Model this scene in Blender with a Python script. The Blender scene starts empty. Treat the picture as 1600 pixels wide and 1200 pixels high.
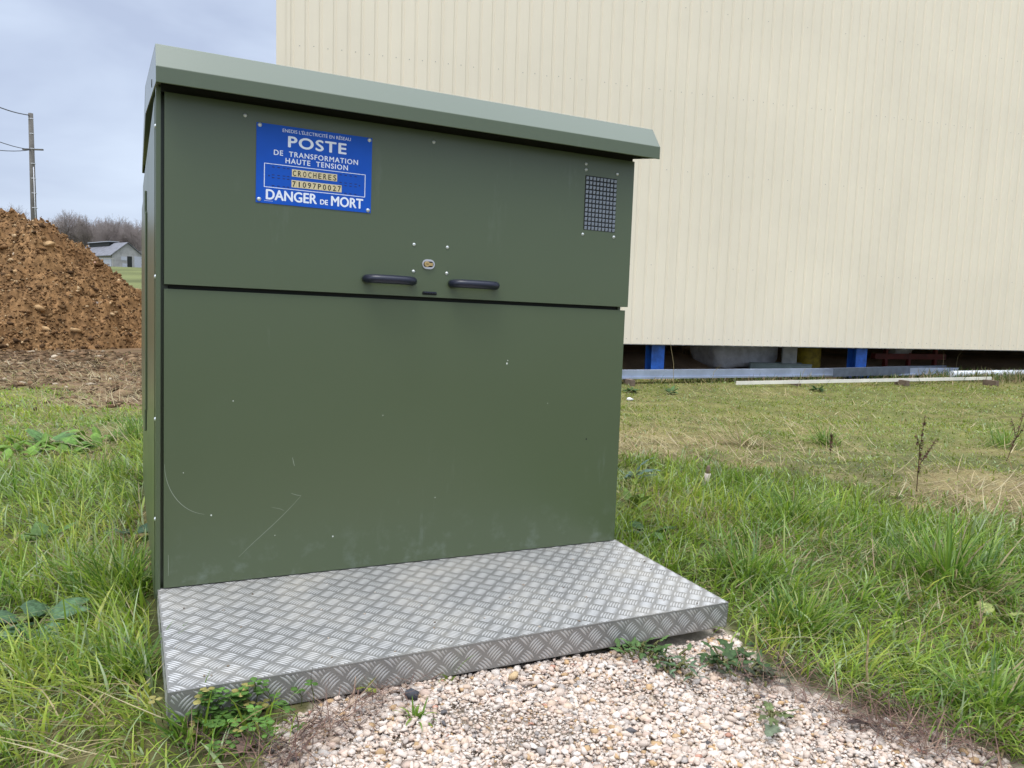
import bpy, bmesh, math, random
import numpy as np
from mathutils import Matrix, Vector
random.seed(7); rng = np.random.default_rng(11)
S = bpy.context.scene
COL = S.collection
R_ = math.radians

# ------------------------------------------------------------------ camera
H = 0.96; FPX = 1221.4; PITCH = 0.104; ROLL = 0.0321
def rx(a): c, s = math.cos(a), math.sin(a); return np.array([[1, 0, 0], [0, c, -s], [0, s, c]])
def ry(a): c, s = math.cos(a), math.sin(a); return np.array([[c, 0, s], [0, 1, 0], [-s, 0, c]])
def rz(a): c, s = math.cos(a), math.sin(a); return np.array([[c, -s, 0], [s, c, 0], [0, 0, 1]])
B = rx(-PITCH)
cr = B @ np.array([math.cos(ROLL), 0, math.sin(ROLL)]); cu = B @ np.array([-math.sin(ROLL), 0, math.cos(ROLL)]); cf = B @ np.array([0, 1, 0])
cam = bpy.data.objects.new('camera', bpy.data.cameras.new('camera')); COL.objects.link(cam)
cam.data.sensor_width = 36; cam.data.lens = FPX / 1600 * 36; cam.data.clip_start = 0.05; cam.data.clip_end = 3000
cam.matrix_world = Matrix(((cr[0], cu[0], -cf[0], 0), (cr[1], cu[1], -cf[1], 0), (cr[2], cu[2], -cf[2], H), (0, 0, 0, 1)))
S.camera = cam
S.render.resolution_x = 1024; S.render.resolution_y = 768

# ------------------------------------------------------------------ world and sun
SUN_EL, SUN_AZ = R_(70), R_(200)          # azimuth clockwise from +Y
sdir = Vector((math.sin(SUN_AZ) * math.cos(SUN_EL), math.cos(SUN_AZ) * math.cos(SUN_EL), math.sin(SUN_EL)))
w = bpy.data.worlds.new("World"); S.world = w; w.use_nodes = True
nt = w.node_tree; nt.nodes.clear()
def N(t, ty, **kw):
    n = t.nodes.new(ty)
    for k, v in kw.items():
        if k.startswith('i_'):
            k = k[2:]; n.inputs[int(k) if k.isdigit() else k].default_value = v
        else: setattr(n, k, v)
    return n
def L(t, a, b): t.links.new(a, b)
out = N(nt, 'ShaderNodeOutputWorld'); bg = N(nt, 'ShaderNodeBackground', i_Strength=1.0); L(nt, bg.outputs[0], out.inputs[0])
sky = N(nt, 'ShaderNodeTexSky', sky_type='NISHITA', sun_disc=False, sun_elevation=SUN_EL, sun_rotation=SUN_AZ, altitude=200, air_density=1.0, dust_density=2.0)
skm = N(nt, 'ShaderNodeVectorMath', operation='SCALE', i_Scale=0.10); L(nt, sky.outputs[0], skm.inputs[0])
tc = N(nt, 'ShaderNodeTexCoord')
mp = N(nt, 'ShaderNodeMapping'); mp.inputs['Scale'].default_value = (1.0, 1.0, 3.2); L(nt, tc.outputs['Generated'], mp.inputs['Vector'])
nz = N(nt, 'ShaderNodeTexNoise', i_Scale=2.1, i_Detail=5.0, i_Roughness=0.5, i_Distortion=0.3); L(nt, mp.outputs[0], nz.inputs['Vector'])
rp = N(nt, 'ShaderNodeValToRGB'); L(nt, nz.outputs[0], rp.inputs[0])
rp.color_ramp.elements[0].position = 0.36; rp.color_ramp.elements[0].color = (0.45, 0.52, 0.68, 1)
rp.color_ramp.elements[1].position = 0.62; rp.color_ramp.elements[1].color = (0.63, 0.72, 0.87, 1)
mx = N(nt, 'ShaderNodeMixRGB', blend_type='MIX', i_Fac=0.86); L(nt, skm.outputs[0], mx.inputs[1]); L(nt, rp.outputs[0], mx.inputs[2])
# the veiled sun makes its half of the cloud layer brighter
dt = N(nt, 'ShaderNodeVectorMath', operation='DOT_PRODUCT'); dt.inputs[1].default_value = sdir; L(nt, tc.outputs['Generated'], dt.inputs[0])
mr = N(nt, 'ShaderNodeMapRange', interpolation_type='SMOOTHSTEP'); L(nt, dt.outputs['Value'], mr.inputs[0])
mr.inputs[1].default_value = 0.15; mr.inputs[2].default_value = 1.0; mr.inputs[3].default_value = 1.0; mr.inputs[4].default_value = 1.7
gl = N(nt, 'ShaderNodeVectorMath', operation='SCALE'); L(nt, mx.outputs[0], gl.inputs[0]); L(nt, mr.outputs[0], gl.inputs['Scale'])
# overcast skies brighten towards the zenith
sx_ = N(nt, 'ShaderNodeSeparateXYZ'); L(nt, tc.outputs['Generated'], sx_.inputs[0])
mz = N(nt, 'ShaderNodeMapRange', interpolation_type='SMOOTHSTEP'); L(nt, sx_.outputs['Z'], mz.inputs[0])
mz.inputs[1].default_value = 0.33; mz.inputs[2].default_value = 0.95; mz.inputs[3].default_value = 1.0; mz.inputs[4].default_value = 2.6
g2 = N(nt, 'ShaderNodeVectorMath', operation='SCALE'); L(nt, gl.outputs[0], g2.inputs[0]); L(nt, mz.outputs[0], g2.inputs['Scale'])
wt = N(nt, 'ShaderNodeMixRGB', blend_type='MIX'); wt.inputs[1].default_value = (1, 1, 1, 1); wt.inputs[2].default_value = (1.04, 0.985, 0.90, 1)
mzw = N(nt, 'ShaderNodeMapRange', interpolation_type='SMOOTHSTEP'); L(nt, sx_.outputs['Z'], mzw.inputs[0]); mzw.inputs[1].default_value = 0.33; mzw.inputs[2].default_value = 0.75; L(nt, mzw.outputs[0], wt.inputs[0])
g3 = N(nt, 'ShaderNodeVectorMath', operation='MULTIPLY'); L(nt, g2.outputs[0], g3.inputs[0]); L(nt, wt.outputs[0], g3.inputs[1])
L(nt, g3.outputs[0], bg.inputs['Color'])
sl = bpy.data.lights.new('sun', 'SUN'); sl.energy = 1.3; sl.angle = R_(28); sl.color = (1.0, 0.97, 0.92)
so = bpy.data.objects.new('sun', sl); COL.objects.link(so); so.location = (0, 0, 30)
so.rotation_euler = sdir.to_track_quat('Z', 'Y').to_euler()
S.view_settings.view_transform = 'Standard'; S.view_settings.look = 'None'; S.view_settings.exposure = 0.30; S.view_settings.gamma = 1.0
S.cycles.max_bounces = 6; S.cycles.diffuse_bounces = 3; S.cycles.transmission_bounces = 3; S.cycles.transparent_max_bounces = 4
S.cycles.use_denoising = True

# ------------------------------------------------------------------ helpers
def tag(o, label=None, cat=None, group=None, kind=None):
    for k, v in (('label', label), ('category', cat), ('group', group), ('kind', kind)):
        if v: o[k] = v
    return o
def empty(name, loc=(0, 0, 0), rot=(0, 0, 0)):
    o = bpy.data.objects.new(name, None); COL.objects.link(o); o.location = loc; o.rotation_euler = rot; o.empty_display_size = 0.1; return o
def link(name, me, mat=None, parent=None):
    o = bpy.data.objects.new(name, me); COL.objects.link(o)
    for m in ([mat] if not isinstance(mat, (list, tuple)) else mat):
        if m is not None: me.materials.append(m)
    if parent: o.parent = parent
    return o
def np_mesh(name, V, quads=None, tris=None, col=None, smooth=False):
    me = bpy.data.meshes.new(name)
    nq = 0 if quads is None else len(quads); ntr = 0 if tris is None else len(tris)
    parts = []
    if nq: parts.append(np.asarray(quads).ravel())
    if ntr: parts.append(np.asarray(tris).ravel())
    li = (np.concatenate(parts) if parts else np.zeros(0)).astype(np.int32)
    me.vertices.add(len(V)); me.vertices.foreach_set('co', np.ascontiguousarray(V, np.float32).ravel())
    me.loops.add(len(li)); me.loops.foreach_set('vertex_index', li)
    st = np.concatenate([np.arange(nq) * 4, nq * 4 + np.arange(ntr) * 3]).astype(np.int32)
    me.polygons.add(nq + ntr); me.polygons.foreach_set('loop_start', st)
    if smooth: me.polygons.foreach_set('use_smooth', np.ones(nq + ntr, bool))
    if col is not None:
        a = me.attributes.new('col', 'FLOAT_COLOR', 'POINT')
        c = np.ones((len(V), 4), np.float32); c[:, :3] = col; a.data.foreach_set('color', c.ravel())
    me.update(calc_edges=True); me.validate(); return me
def bm_obj(name, bm, mat, parent=None, smooth=False):
    me = bpy.data.meshes.new(name); bm.to_mesh(me); bm.free()
    if smooth:
        for p in me.polygons: p.use_smooth = True
    return link(name, me, mat, parent)
def box(bm, x0, x1, y0, y1, z0, z1, M=None, mi=0):
    vs = [bm.verts.new(Vector(p) if M is None else M @ Vector(p)) for p in ((x0, y0, z0), (x1, y0, z0), (x1, y1, z0), (x0, y1, z0), (x0, y0, z1), (x1, y0, z1), (x1, y1, z1), (x0, y1, z1))]
    for q in ((0, 3, 2, 1), (4, 5, 6, 7), (0, 1, 5, 4), (1, 2, 6, 5), (2, 3, 7, 6), (3, 0, 4, 7)):
        f = bm.faces.new([vs[i] for i in q]); f.material_index = mi
    return vs
def bevel_all(bm, off, seg=2, ang=30):
    es = [e for e in bm.edges if len(e.link_faces) == 2 and e.calc_face_angle(0) > R_(ang)]
    bmesh.ops.bevel(bm, geom=es, offset=off, segments=seg, affect='EDGES', profile=0.5)
def tube(bm, pts, rad, n=8, caps=True, mi=0):
    pts = [Vector(p) for p in pts]; rings = []
    rad = rad if isinstance(rad, (list, tuple)) else [rad] * len(pts)
    up = None
    for i, p in enumerate(pts):
        d = (pts[min(i + 1, len(pts) - 1)] - pts[max(i - 1, 0)]).normalized()
        if up is None: up = d.orthogonal().normalized()
        else: up = (up - d * up.dot(d)).normalized()
        s = d.cross(up)
        rings.append([bm.verts.new(p + (up * math.cos(a) + s * math.sin(a)) * rad[i]) for a in (2 * math.pi * k / n for k in range(n))])
    for a, b in zip(rings, rings[1:]):
        for k in range(n):
            f = bm.faces.new((a[k], a[(k + 1) % n], b[(k + 1) % n], b[k])); f.material_index = mi; f.smooth = True
    if caps:
        f = bm.faces.new(rings[0][::-1]); f.material_index = mi
        f = bm.faces.new(rings[-1]); f.material_index = mi
def disc_dome(bm, c, r, h, axis='y', n=10):       # rivet head pointing to -axis
    c = Vector(c); rings = []
    for k in range(4):
        t = k / 3 * math.pi / 2; rr = r * math.cos(t) if k < 3 else 0; hh = h * math.sin(t)
        if k == 3: rings.append([bm.verts.new(c + Vector((0, -hh, 0)))]); break
        rings.append([bm.verts.new(c + Vector((rr * math.cos(a), -hh, rr * math.sin(a)))) for a in (2 * math.pi * j / n for j in range(n))])
    for a, b in zip(rings, rings[1:]):
        for j in range(n):
            f = bm.faces.new((a[j], a[(j + 1) % n], b[(j + 1) % n], b[j]) if len(b) > 1 else (a[j], a[(j + 1) % n], b[0])); f.smooth = True

def mat(name, col, rough=0.6, metal=0.0, var=0.0, vscale=8.0, bump=0.0, bscale=60.0, col2=None, attr=False, transl=0.0, spec=0.5, coords='Object', detail=4.0):
    m = bpy.data.materials.new(name); m.use_nodes = True; t = m.node_tree
    p = t.nodes['Principled BSDF']; p.inputs['Roughness'].default_value = rough; p.inputs['Metallic'].default_value = metal
    p.inputs['Specular IOR Level'].default_value = spec
    p.inputs['Base Color'].default_value = (*col, 1)
    tc = N(t, 'ShaderNodeTexCoord'); src = None
    if attr:
        a = N(t, 'ShaderNodeAttribute', attribute_name='col'); src = a.outputs['Color']
    if var > 0 or col2:
        nz = N(t, 'ShaderNodeTexNoise', i_Scale=vscale, i_Detail=detail, i_Roughness=0.6); L(t, tc.outputs[coords], nz.inputs['Vector'])
        r = N(t, 'ShaderNodeValToRGB'); L(t, nz.outputs[0], r.inputs[0])
        c2 = col2 or col
        r.color_ramp.elements[0].position = 0.33; r.color_ramp.elements[1].position = 0.67
        if attr:
            r.color_ramp.elements[0].color = (1 - var,) * 3 + (1,); r.color_ramp.elements[1].color = (1 + var,) * 3 + (1,)
            mm = N(t, 'ShaderNodeMixRGB', blend_type='MULTIPLY', i_Fac=1.0); L(t, src, mm.inputs[1]); L(t, r.outputs[0], mm.inputs[2]); src = mm.outputs[0]
        else:
            r.color_ramp.elements[0].color = tuple(c * (1 - var) for c in col) + (1,); r.color_ramp.elements[1].color = tuple(min(1, c * (1 + var)) for c in c2) + (1,)
            src = r.outputs[0]
    if src is not None: L(t, src, p.inputs['Base Color'])
    if bump > 0:
        nb = N(t, 'ShaderNodeTexNoise', i_Scale=bscale, i_Detail=3.0); L(t, tc.outputs[coords], nb.inputs['Vector'])
        b = N(t, 'ShaderNodeBump', i_Strength=bump, i_Distance=0.01); L(t, nb.outputs[0], b.inputs['Height']); L(t, b.outputs[0], p.inputs['Normal'])
    if transl > 0:
        tr = N(t, 'ShaderNodeBsdfTranslucent'); tr.inputs[0].default_value = (*col, 1)
        if src is not None: L(t, src, tr.inputs[0])
        ms = N(t, 'ShaderNodeMixShader', i_0=transl); L(t, p.outputs[0], ms.inputs[1]); L(t, tr.outputs[0], ms.inputs[2])
        L(t, ms.outputs[0], t.nodes['Material Output'].inputs[0])
    return m

# vectorised value noise
def _h(i, j, s):
    n = (i.astype(np.int64) * 374761393 + j.astype(np.int64) * 668265263 + s * 974711) & 0x7fffffff
    n = ((n ^ (n >> 13)) * 1274126177) & 0x7fffffff
    return ((n ^ (n >> 16)) & 0xffff) / 65535.0
def vn(x, y, sc, s=0):
    x = np.asarray(x, float) * sc + 1000; y = np.asarray(y, float) * sc + 1000
    i = np.floor(x); j = np.floor(y); u = x - i; v = y - j; u = u * u * (3 - 2 * u); v = v * v * (3 - 2 * v)
    return (_h(i, j, s) * (1 - u) + _h(i + 1, j, s) * u) * (1 - v) + (_h(i, j + 1, s) * (1 - u) + _h(i + 1, j + 1, s) * u) * v
def fbm(x, y, sc, o=4, s=0, g=0.5):
    a, r, t = 1.0, 0.0, 0.0
    for k in range(o): r = r + a * vn(x, y, sc * 2.03 ** k, s + k * 17); t += a; a *= g
    return r / t
def sst(t): t = np.clip(t, 0, 1); return t * t * (3 - 2 * t)

# ------------------------------------------------------------------ the lie of the land
WA = 0.2984; HX, HY = -3.541, 11.694                       # the hall's near corner and heading
dv = np.array([math.cos(WA), math.sin(WA)]); nv = np.array([-math.sin(WA), math.cos(WA)])
def hall_st(x, y): return (x - HX) * dv[0] + (y - HY) * dv[1], (x - HX) * nv[0] + (y - HY) * nv[1]
def gz(x, y):
    x = np.asarray(x, float); y = np.asarray(y, float)
    z = 0.004 - 0.29 * sst((y - 3) / 9) + 5.5 * sst((y - 25) / 130)
    z = z + 0.042 * np.exp(-(((x + .30) / .55) ** 2 + ((y - 1.75) / .6) ** 2))
    near = np.exp(-((x * x + (y - 2) ** 2) / 400))
    z = z + near * ((fbm(x, y, 0.7, 3, 5) - 0.5) * 0.10 * sst((np.hypot(x, y - 2.4) - 1.3) / 2) + (fbm(x, y, 5, 3, 9) - 0.5) * 0.03)
    s, t = hall_st(x, y)
    z = z + 0.27 * sst((t - .7) / 1.8) * (s > 0.3) * (s < 30) * (t < 14)
    return z
def ray(px, py):
    x2 = (px - 800) / FPX; z2 = (600 - py) / FPX
    return cf + cr * x2 + cu * z2
def gp(px, py, dz=0.0):
    d = ray(px, py); z = 0.0
    for _ in range(12):
        t = (z - H) / d[2]; x, y = d[0] * t, d[1] * t; z = float(gz(x, y)) + dz
    return Vector((x, y, z))
def dist_pt(px, py, Y):
    d = ray(px, py); t = Y / d[1]; return Vector((d[0] * t, Y, H + d[2] * t))

# the cabinet's own frame
CR = rz(0.4588) @ rx(-0.0216) @ ry(0.0153); CT = np.array([-0.9545, 2.1096, -0.8209 + H])
def cab_w(p): return Vector(CR @ np.array(p) + CT)
CM = Matrix([[*CR[i], CT[i]] for i in range(3)] + [[0, 0, 0, 1]])
def cab_local(x, y): # ground plan coordinates in the cabinet's frame
    c, s = math.cos(0.4588), math.sin(0.4588); dx, dy = x - CT[0], y - CT[1]
    return dx * c + dy * s, -dx * s + dy * c

# gravel outline on the ground
GRAV = [gp(*q) for q in ((405, 1215), (425, 1135), (520, 1088), (640, 1052), (820, 1005), (985, 965), (1105, 950), (1165, 1010), (1240, 1062), (1350, 1110), (1490, 1148), (1640, 1212))]
GRAV = [(p.x, p.y) for p in GRAV] + [(1.9, 1.1), (1.6, 0.3), (-1.0, 0.3), (-0.75, 1.0)]
def in_poly(x, y, P):
    x = np.asarray(x); y = np.asarray(y); r = np.zeros(x.shape, bool); n = len(P)
    for i in range(n):
        x0, y0 = P[i]; x1, y1 = P[(i + 1) % n]
        c = ((y0 > y) != (y1 > y)) & (x < (x1 - x0) * (y - y0) / ((y1 - y0) + 1e-12) + x0); r ^= c
    return r
def mud_amt(x, y):      # bare churned soil towards the earth heap
    n = fbm(x, y, 0.55, 4, 31)
    return np.clip(sst((y - 6.9 + (n - .5) * 4.5) / 1.8) * sst((-1.2 - x) / 1.5) * sst((26 - y) / 4), 0, 1)
def straw_amt(x, y):
    n = fbm(x, y, 0.75, 4, 77); r = np.hypot(x, y) + (fbm(x, y, .9, 3, 143) - .5) * 3.0
    right = sst((n - .42) / .16) * sst((r - 3.6) / 0.9) * sst((9.5 - r) / 3) * (x > -1)
    left = sst((fbm(x, y, 1.1, 3, 55) - .52) / .12) * .85 * (x <= -1)
    near = sst((fbm(x, y, 1.6, 3, 41) - .60) / .1) * .5
    return np.clip(np.maximum(np.maximum(right, left), near), 0, 1)

# ------------------------------------------------------------------ ground sheet
def build_ground():
    n = 560; u = np.linspace(-1, 1, n); a = 1.3; b = math.asinh(650 / a)
    gx = a * np.sinh(b * u); gy = a * np.sinh(b * u) + 3.0
    X, Y = np.meshgrid(gx, gy); Z = gz(X, Y)
    Z = Z - 0.024 * in_poly(X, Y, GRAV)
    V = np.stack([X, Y, Z], -1).reshape(-1, 3)
    i = np.arange(n * n).reshape(n, n)
    Q = np.stack([i[:-1, :-1], i[:-1, 1:], i[1:, 1:], i[1:, :-1]], -1).reshape(-1, 4)
    x, y = V[:, 0], V[:, 1]
    mud = mud_amt(x, y)[:, None]; st = straw_amt(x, y)[:, None]
    s, t = hall_st(x, y); inside = ((t > -0.2) & (s > 0) & (t < 14) & (s < 30))[:, None]
    grav = in_poly(x, y, GRAV)[:, None]
    n1 = fbm(x, y, 3.0, 4, 3)[:, None]; n2 = fbm(x, y, 11.0, 3, 4)[:, None]; n3 = fbm(x, y, .05, 3, 8)[:, None]
    turf = np.array([.045, .055, .018]) * (.6 + .8 * n2) + np.array([.05, .04, .018]) * n1
    c = turf * (1 - st) + (np.array([.19, .155, .07]) * (.3 + 1.3 * n2)) * st
    r = np.hypot(x, y)[:, None]
    n4 = fbm(x, y, 1.3, 4, 151)[:, None]; lawn = (np.array([.10, .125, .028]) * (1 - n4) + np.array([.22, .18, .07]) * n4) * (.45 + 1.1 * n2)
    fl = sst((r - 5.0) / 3.0); c = c * (1 - fl * .75) + lawn * fl * .75
    far = np.array([.115, .125, .045]) * (.45 + 1.1 * fbm(x, y, .16, 4, 18)[:, None]); ff = sst((y[:, None] - 24) / 8); c = c * (1 - ff) + far * ff
    mc = np.array([.15, .095, .052]) * (.55 + .9 * n1); mc = mc * (1 - .35 * (n2 > .6)) + np.array([.05, .045, .015]) * (n2 > .64)
    c = c * (1 - mud) + mc * mud
    c = np.where(inside, np.array([.34, .24, .155]) * (.5 + n1), c)
    c = np.where(grav, np.array([.64, .54, .42]) * (.6 + .6 * n2), c)
    me = np_mesh('ground', V, Q, col=np.clip(c, .005, 1), smooth=True)
    m = mat('soil', (.1, .08, .05), .95, attr=True, var=.25, vscale=35, bump=.6, bscale=45, spec=.15)
    tag(link('ground', me, m), kind='structure')
build_ground()

# ------------------------------------------------------------------ small rocks as raw arrays
def ico():
    bm = bmesh.new(); bmesh.ops.create_icosphere(bm, subdivisions=1, radius=1); bm.verts.ensure_lookup_table()
    V = np.array([v.co[:] for v in bm.verts]); F = np.array([[v.index for v in f.verts] for f in bm.faces]); bm.free()
    return V, F
IV, IF = ico()
def rocks(P, size, cols, flat=(.45, .9), rough=.28, seed=1):
    r = np.random.default_rng(seed); n = len(P); k = len(IV)
    sc = np.stack([r.uniform(.9, 1.55, n), r.uniform(.65, 1.1, n), r.uniform(*flat, n)], 1) * size[:, None]
    bump = 1 + r.uniform(-rough, rough, (n, k))
    V = IV[None] * bump[..., None]
    # cut a few planes for facets
    for _ in range(5):
        d = r.normal(size=(n, 3)); d /= np.linalg.norm(d, axis=1)[:, None]; lim = r.uniform(.40, .75, n)
        q = (V * d[:, None]).sum(-1); ov = np.maximum(q - lim[:, None], 0); V = V - ov[..., None] * d[:, None]
    V = V * sc[:, None]
    a = r.uniform(0, 6.283, n); t = r.normal(0, .35, n); ca, sa, ct, s_ = np.cos(a), np.sin(a), np.cos(t), np.sin(t)
    y2 = V[..., 1] * ct[:, None] - V[..., 2] * s_[:, None]; z2 = V[..., 1] * s_[:, None] + V[..., 2] * ct[:, None]
    x3 = V[..., 0] * ca[:, None] - y2 * sa[:, None]; y3 = V[..., 0] * sa[:, None] + y2 * ca[:, None]
    V = np.stack([x3, y3, z2], -1) + P[:, None]
    F = (IF[None] + (np.arange(n) * k)[:, None, None]).reshape(-1, 3)
    C = np.repeat(cols[:, None], k, 1).reshape(-1, 3)
    return V.reshape(-1, 3), F, C
def pick(pal, wts, n, r, jit=.12):
    c = np.array(pal)[r.choice(len(pal), n, p=np.array(wts) / sum(wts))]
    return np.clip(c * r.uniform(1 - jit * 1.6, 1 + jit, (n, 1)), .01, .9)

STONE = mat('pale_limestone', (.6, .5, .4), .85, attr=True, var=.10, vscale=70, bump=.3, bscale=180, spec=.25)
def build_gravel():
    r = np.random.default_rng(5)
    xs, ys = [], []
    n = 380000
    x = r.uniform(-1.1, 2.0, n); y = r.uniform(.35, 2.75, n)
    lx, ly = cab_local(x, y)
    edge = in_poly(x, y, GRAV)
    # ragged verge: a few stones stray past the outline
    jx, jy = x + r.normal(0, .06, n), y + r.normal(0, .06, n)
    stray = in_poly(jx, jy, GRAV) & (r.random(n) < .3)
    ok = (edge | stray) & ~((lx > -.02) & (lx < 1.52) & (ly > -.585) & (ly < .1)) & ~((lx > -.3) & (lx < .1) & (ly > -.7))
    verge = fbm(x, y, 4, 3, 19)
    ok &= (r.random(n) < .80)
    x, y = x[ok], y[ok]; n = len(x)
    size = np.clip(r.lognormal(math.log(.0048), .50, n), .002, .015)
    z = gz(x, y) - .021 + r.uniform(0, .012, n) + size * .25 + (vn(x, y, 6, 3) - .5) * .02
    fines = sst((fbm(x, y, 3.2, 3, 23) - .6) / .06); size = size * (1 - .28 * fines)
    pal = [(.66, .55, .47), (.69, .60, .53), (.60, .47, .37), (.54, .47, .42), (.63, .49, .41), (.50, .34, .19), (.36, .33, .31), (.70, .64, .59), (.12, .115, .12), (.55, .30, .22)]
    c = pick(pal, [26, 22, 12, 11, 9, 4, 3, 12, .7, .6], n, r)
    c = c * (1 - .06 * fines[:, None]) * np.array([.86, .835, .79])
    V, F, C = rocks(np.stack([x, y, z], 1), size, c, seed=3, flat=(.40, .8))
    me = np_mesh('gravel', V, tris=F, col=C); tag(link('gravel', me, STONE), 'pale cream and pinkish crushed gravel in front of the metal step', 'gravel', kind='stuff')
build_gravel()

# ------------------------------------------------------------------ grass
def blades(x, y, h, wd, th0, curv, phi, col, z=None, seg=4):
    n = len(x); z = gz(x, y) - .006 if z is None else z
    P = np.zeros((n, seg + 1, 3)); P[:, 0] = np.stack([x, y, z], 1)
    for k in range(seg):
        th = th0 + curv * (k + .5) / seg; d = h / seg
        P[:, k + 1, 0] = P[:, k, 0] + np.sin(th) * np.cos(phi) * d
        P[:, k + 1, 1] = P[:, k, 1] + np.sin(th) * np.sin(phi) * d
        P[:, k + 1, 2] = P[:, k, 2] + np.cos(th) * d
    sa = phi + math.pi / 2 + rng.normal(0, .5, n); sd = np.stack([np.cos(sa), np.sin(sa), np.zeros(n)], 1)
    prof = np.array([.75, 1., .85, .55, 0.])[:seg + 1] if seg == 4 else np.linspace(1, 0, seg + 1)
    k = 2 * seg + 1; V = np.zeros((n, k, 3))
    for j in range(seg):
        o = sd * (wd * prof[j] * .5)[:, None]; V[:, 2 * j] = P[:, j] - o; V[:, 2 * j + 1] = P[:, j] + o
    V[:, -1] = P[:, seg]
    base = (np.arange(n) * k)[:, None]
    q = np.concatenate([base + np.array([[2 * j, 2 * j + 1, 2 * j + 3, 2 * j + 2]]) for j in range(seg - 1)], 0)
    t = base + np.array([[2 * seg - 2, 2 * seg - 1, 2 * seg]])
    C = np.repeat(col[:, None], k, 1)
    return V.reshape(-1, 3), q, t, C.reshape(-1, 3)
GRASSM = mat('grass_blade', (.1, .15, .03), .40, attr=True, transl=.45, spec=.5)
def occupied(x, y):
    lx, ly = cab_local(x, y)
    cab = (lx > -.03) & (lx < 1.53) & (ly > -.60) & (ly < 1.9)
    s, t = hall_st(x, y)
    return cab | ((t > .15) & (s > 0) & (t < 14)) 
def build_grass():
    r = rng
    def sample(n0, r0, r1, power):
        # radius with density ~ n0*(2.2/r)^power per square metre
        rr = np.linspace(r0, r1, 4000); dens = n0 * np.minimum(1, (2.2 / rr)) ** power * rr
        cdf = np.cumsum(dens); tot = float((dens * (rr[1] - rr[0])).sum()) * 1.72
        n = int(tot); R = np.interp(r.random(n), cdf / cdf[-1], rr); a = r.uniform(-.86, .86, n)
        return R * np.sin(a), R * np.cos(a), R
    # clump centres carry lean, height and hue; blades gather round them
    cx, cy, cR = sample(520, .75, 17, 1.2)
    m = len(cx)
    flow = 6.283 * 1.6 * fbm(cx, cy, .55, 3, 101) + r.normal(0, .6, m)
    chue = np.clip(.65 * fbm(cx, cy, 1.4, 3, 61) + .35 * r.random(m), 0, 1)
    chigh = .55 + .9 * fbm(cx, cy, 1.3, 3, 71) ** 1.2 * r.uniform(.7, 1.3, m)
    reps = r.integers(9, 24, m)
    idx = np.repeat(np.arange(m), reps); n = len(idx)
    sp = (.030 * (1 + cR / 5))[idx]
    ox, oy = r.normal(0, 1, n) * sp, r.normal(0, 1, n) * sp
    x, y, R = cx[idx] + ox, cy[idx] + oy, cR[idx]
    mud = mud_amt(x, y); st = straw_amt(x, y); inG = in_poly(x, y, GRAV)
    verge = in_poly(x + r.normal(0, .05, n), y + r.normal(0, .05, n), GRAV)
    ok = ~occupied(x, y) & ~verge & ~(inG & (r.random(n) < .985)) & (r.random(n) > mud * 1.03 - .06 * (R > 9))
    lx, ly = cab_local(x, y); ok &= ~((lx > -.05) & (lx < .62) & (ly < -.60) & (ly > -.95) & (r.random(n) < .72))
    x, y, R, idx, ox, oy, mud, st, lx, ly = [a[ok] for a in (x, y, R, idx, ox, oy, mud, st, lx, ly)]; n = len(x)
    left = x < cab_local(0, 0)[0] * 0 - .3
    # how tall the sward stands
    tall = .148 * np.ones(n)
    Rn = R + (fbm(x, y, .8, 3, 141) - .5) * 4.0
    lawn = sst((Rn - 3.9) / 2.2) * (~left); tall = tall * (1 - .72 * lawn)
    leftfar = sst((R - 4.2) / 2) * left; tall = tall * (1 - .45 * leftfar)
    near = sst((2.5 - R) / 1.2) * left; tall = tall * (1 - .42 * near)
    hug = np.exp(-np.maximum(0, -lx - .02) / .12) * (lx < 0) * (ly > -.2); tall = tall * (1 + .12 * hug)
    tall = tall * (1 - .45 * mud)
    h = tall * chigh[idx] * r.uniform(.55, 1.25, n)
    for q, rr_ in (((55, 985), .20), ((8, 985), .15), ((60, 715), .42), ((150, 690), .36), ((70, 850), .16), ((205, 838), .12), ((985, 800), .18), ((1015, 838), .14)):
        p_ = gp(*q); dd = np.hypot(x - p_.x, y - p_.y); h = h * (1 - .55 * sst((rr_ - dd) / (rr_ * .5)))
    rad = np.arctan2(oy, ox)
    use = r.random(n) < .45
    phi = np.where(use, rad, flow[idx]) + r.normal(0, .45, n)
    straw = (r.random(n) < np.clip((.10 + .58 * st + .35 * mud + .12 * lawn), 0, .92))
    th0 = np.abs(r.normal(.30, .26, n)) + .25 * straw; curv = np.abs(r.normal(1.25, .65, n)) + .5 * straw
    th0 = th0 + .85 * (r.random(m) < .30)[idx] + .5 * (r.random(n) < .2)
    side_ = (lx > -.09) & (lx < .02) & (ly > -.7); th0 = np.where(side_, th0 * .6, th0); phi = np.where(side_, math.pi + .4588 + r.normal(0, .9, n), phi)
    wd = r.uniform(.0024, .0062, n) * (1 + np.maximum(0, R - 2.2) * .17) * np.where(straw, .62, 1)
    hu = np.clip((chue[idx] - .5) * 1.5 + .44 + r.normal(0, .15, n), 0, 1)[:, None]
    g0, g1, g2 = np.array([.095, .195, .022]), np.array([.255, .375, .038]), np.array([.450, .465, .085])
    c = np.where(hu < .5, g0 + (g1 - g0) * hu * 2, g1 + (g2 - g1) * (hu - .5) * 2)
    c = c * (1 - .0 * lawn[:, None]) + (np.array([.21, .225, .045]) - c) * (lawn * .55)[:, None]
    pale = (r.random(n) < .17)[:, None]; c = np.where(pale, np.array([.34, .42, .20]), c)
    sc = np.array([.48, .38, .20]) * r.uniform(.5, 1.15, (n, 1)); sc = np.where((r.random(n) < .2)[:, None], np.array([.20, .12, .06]), sc)
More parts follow.
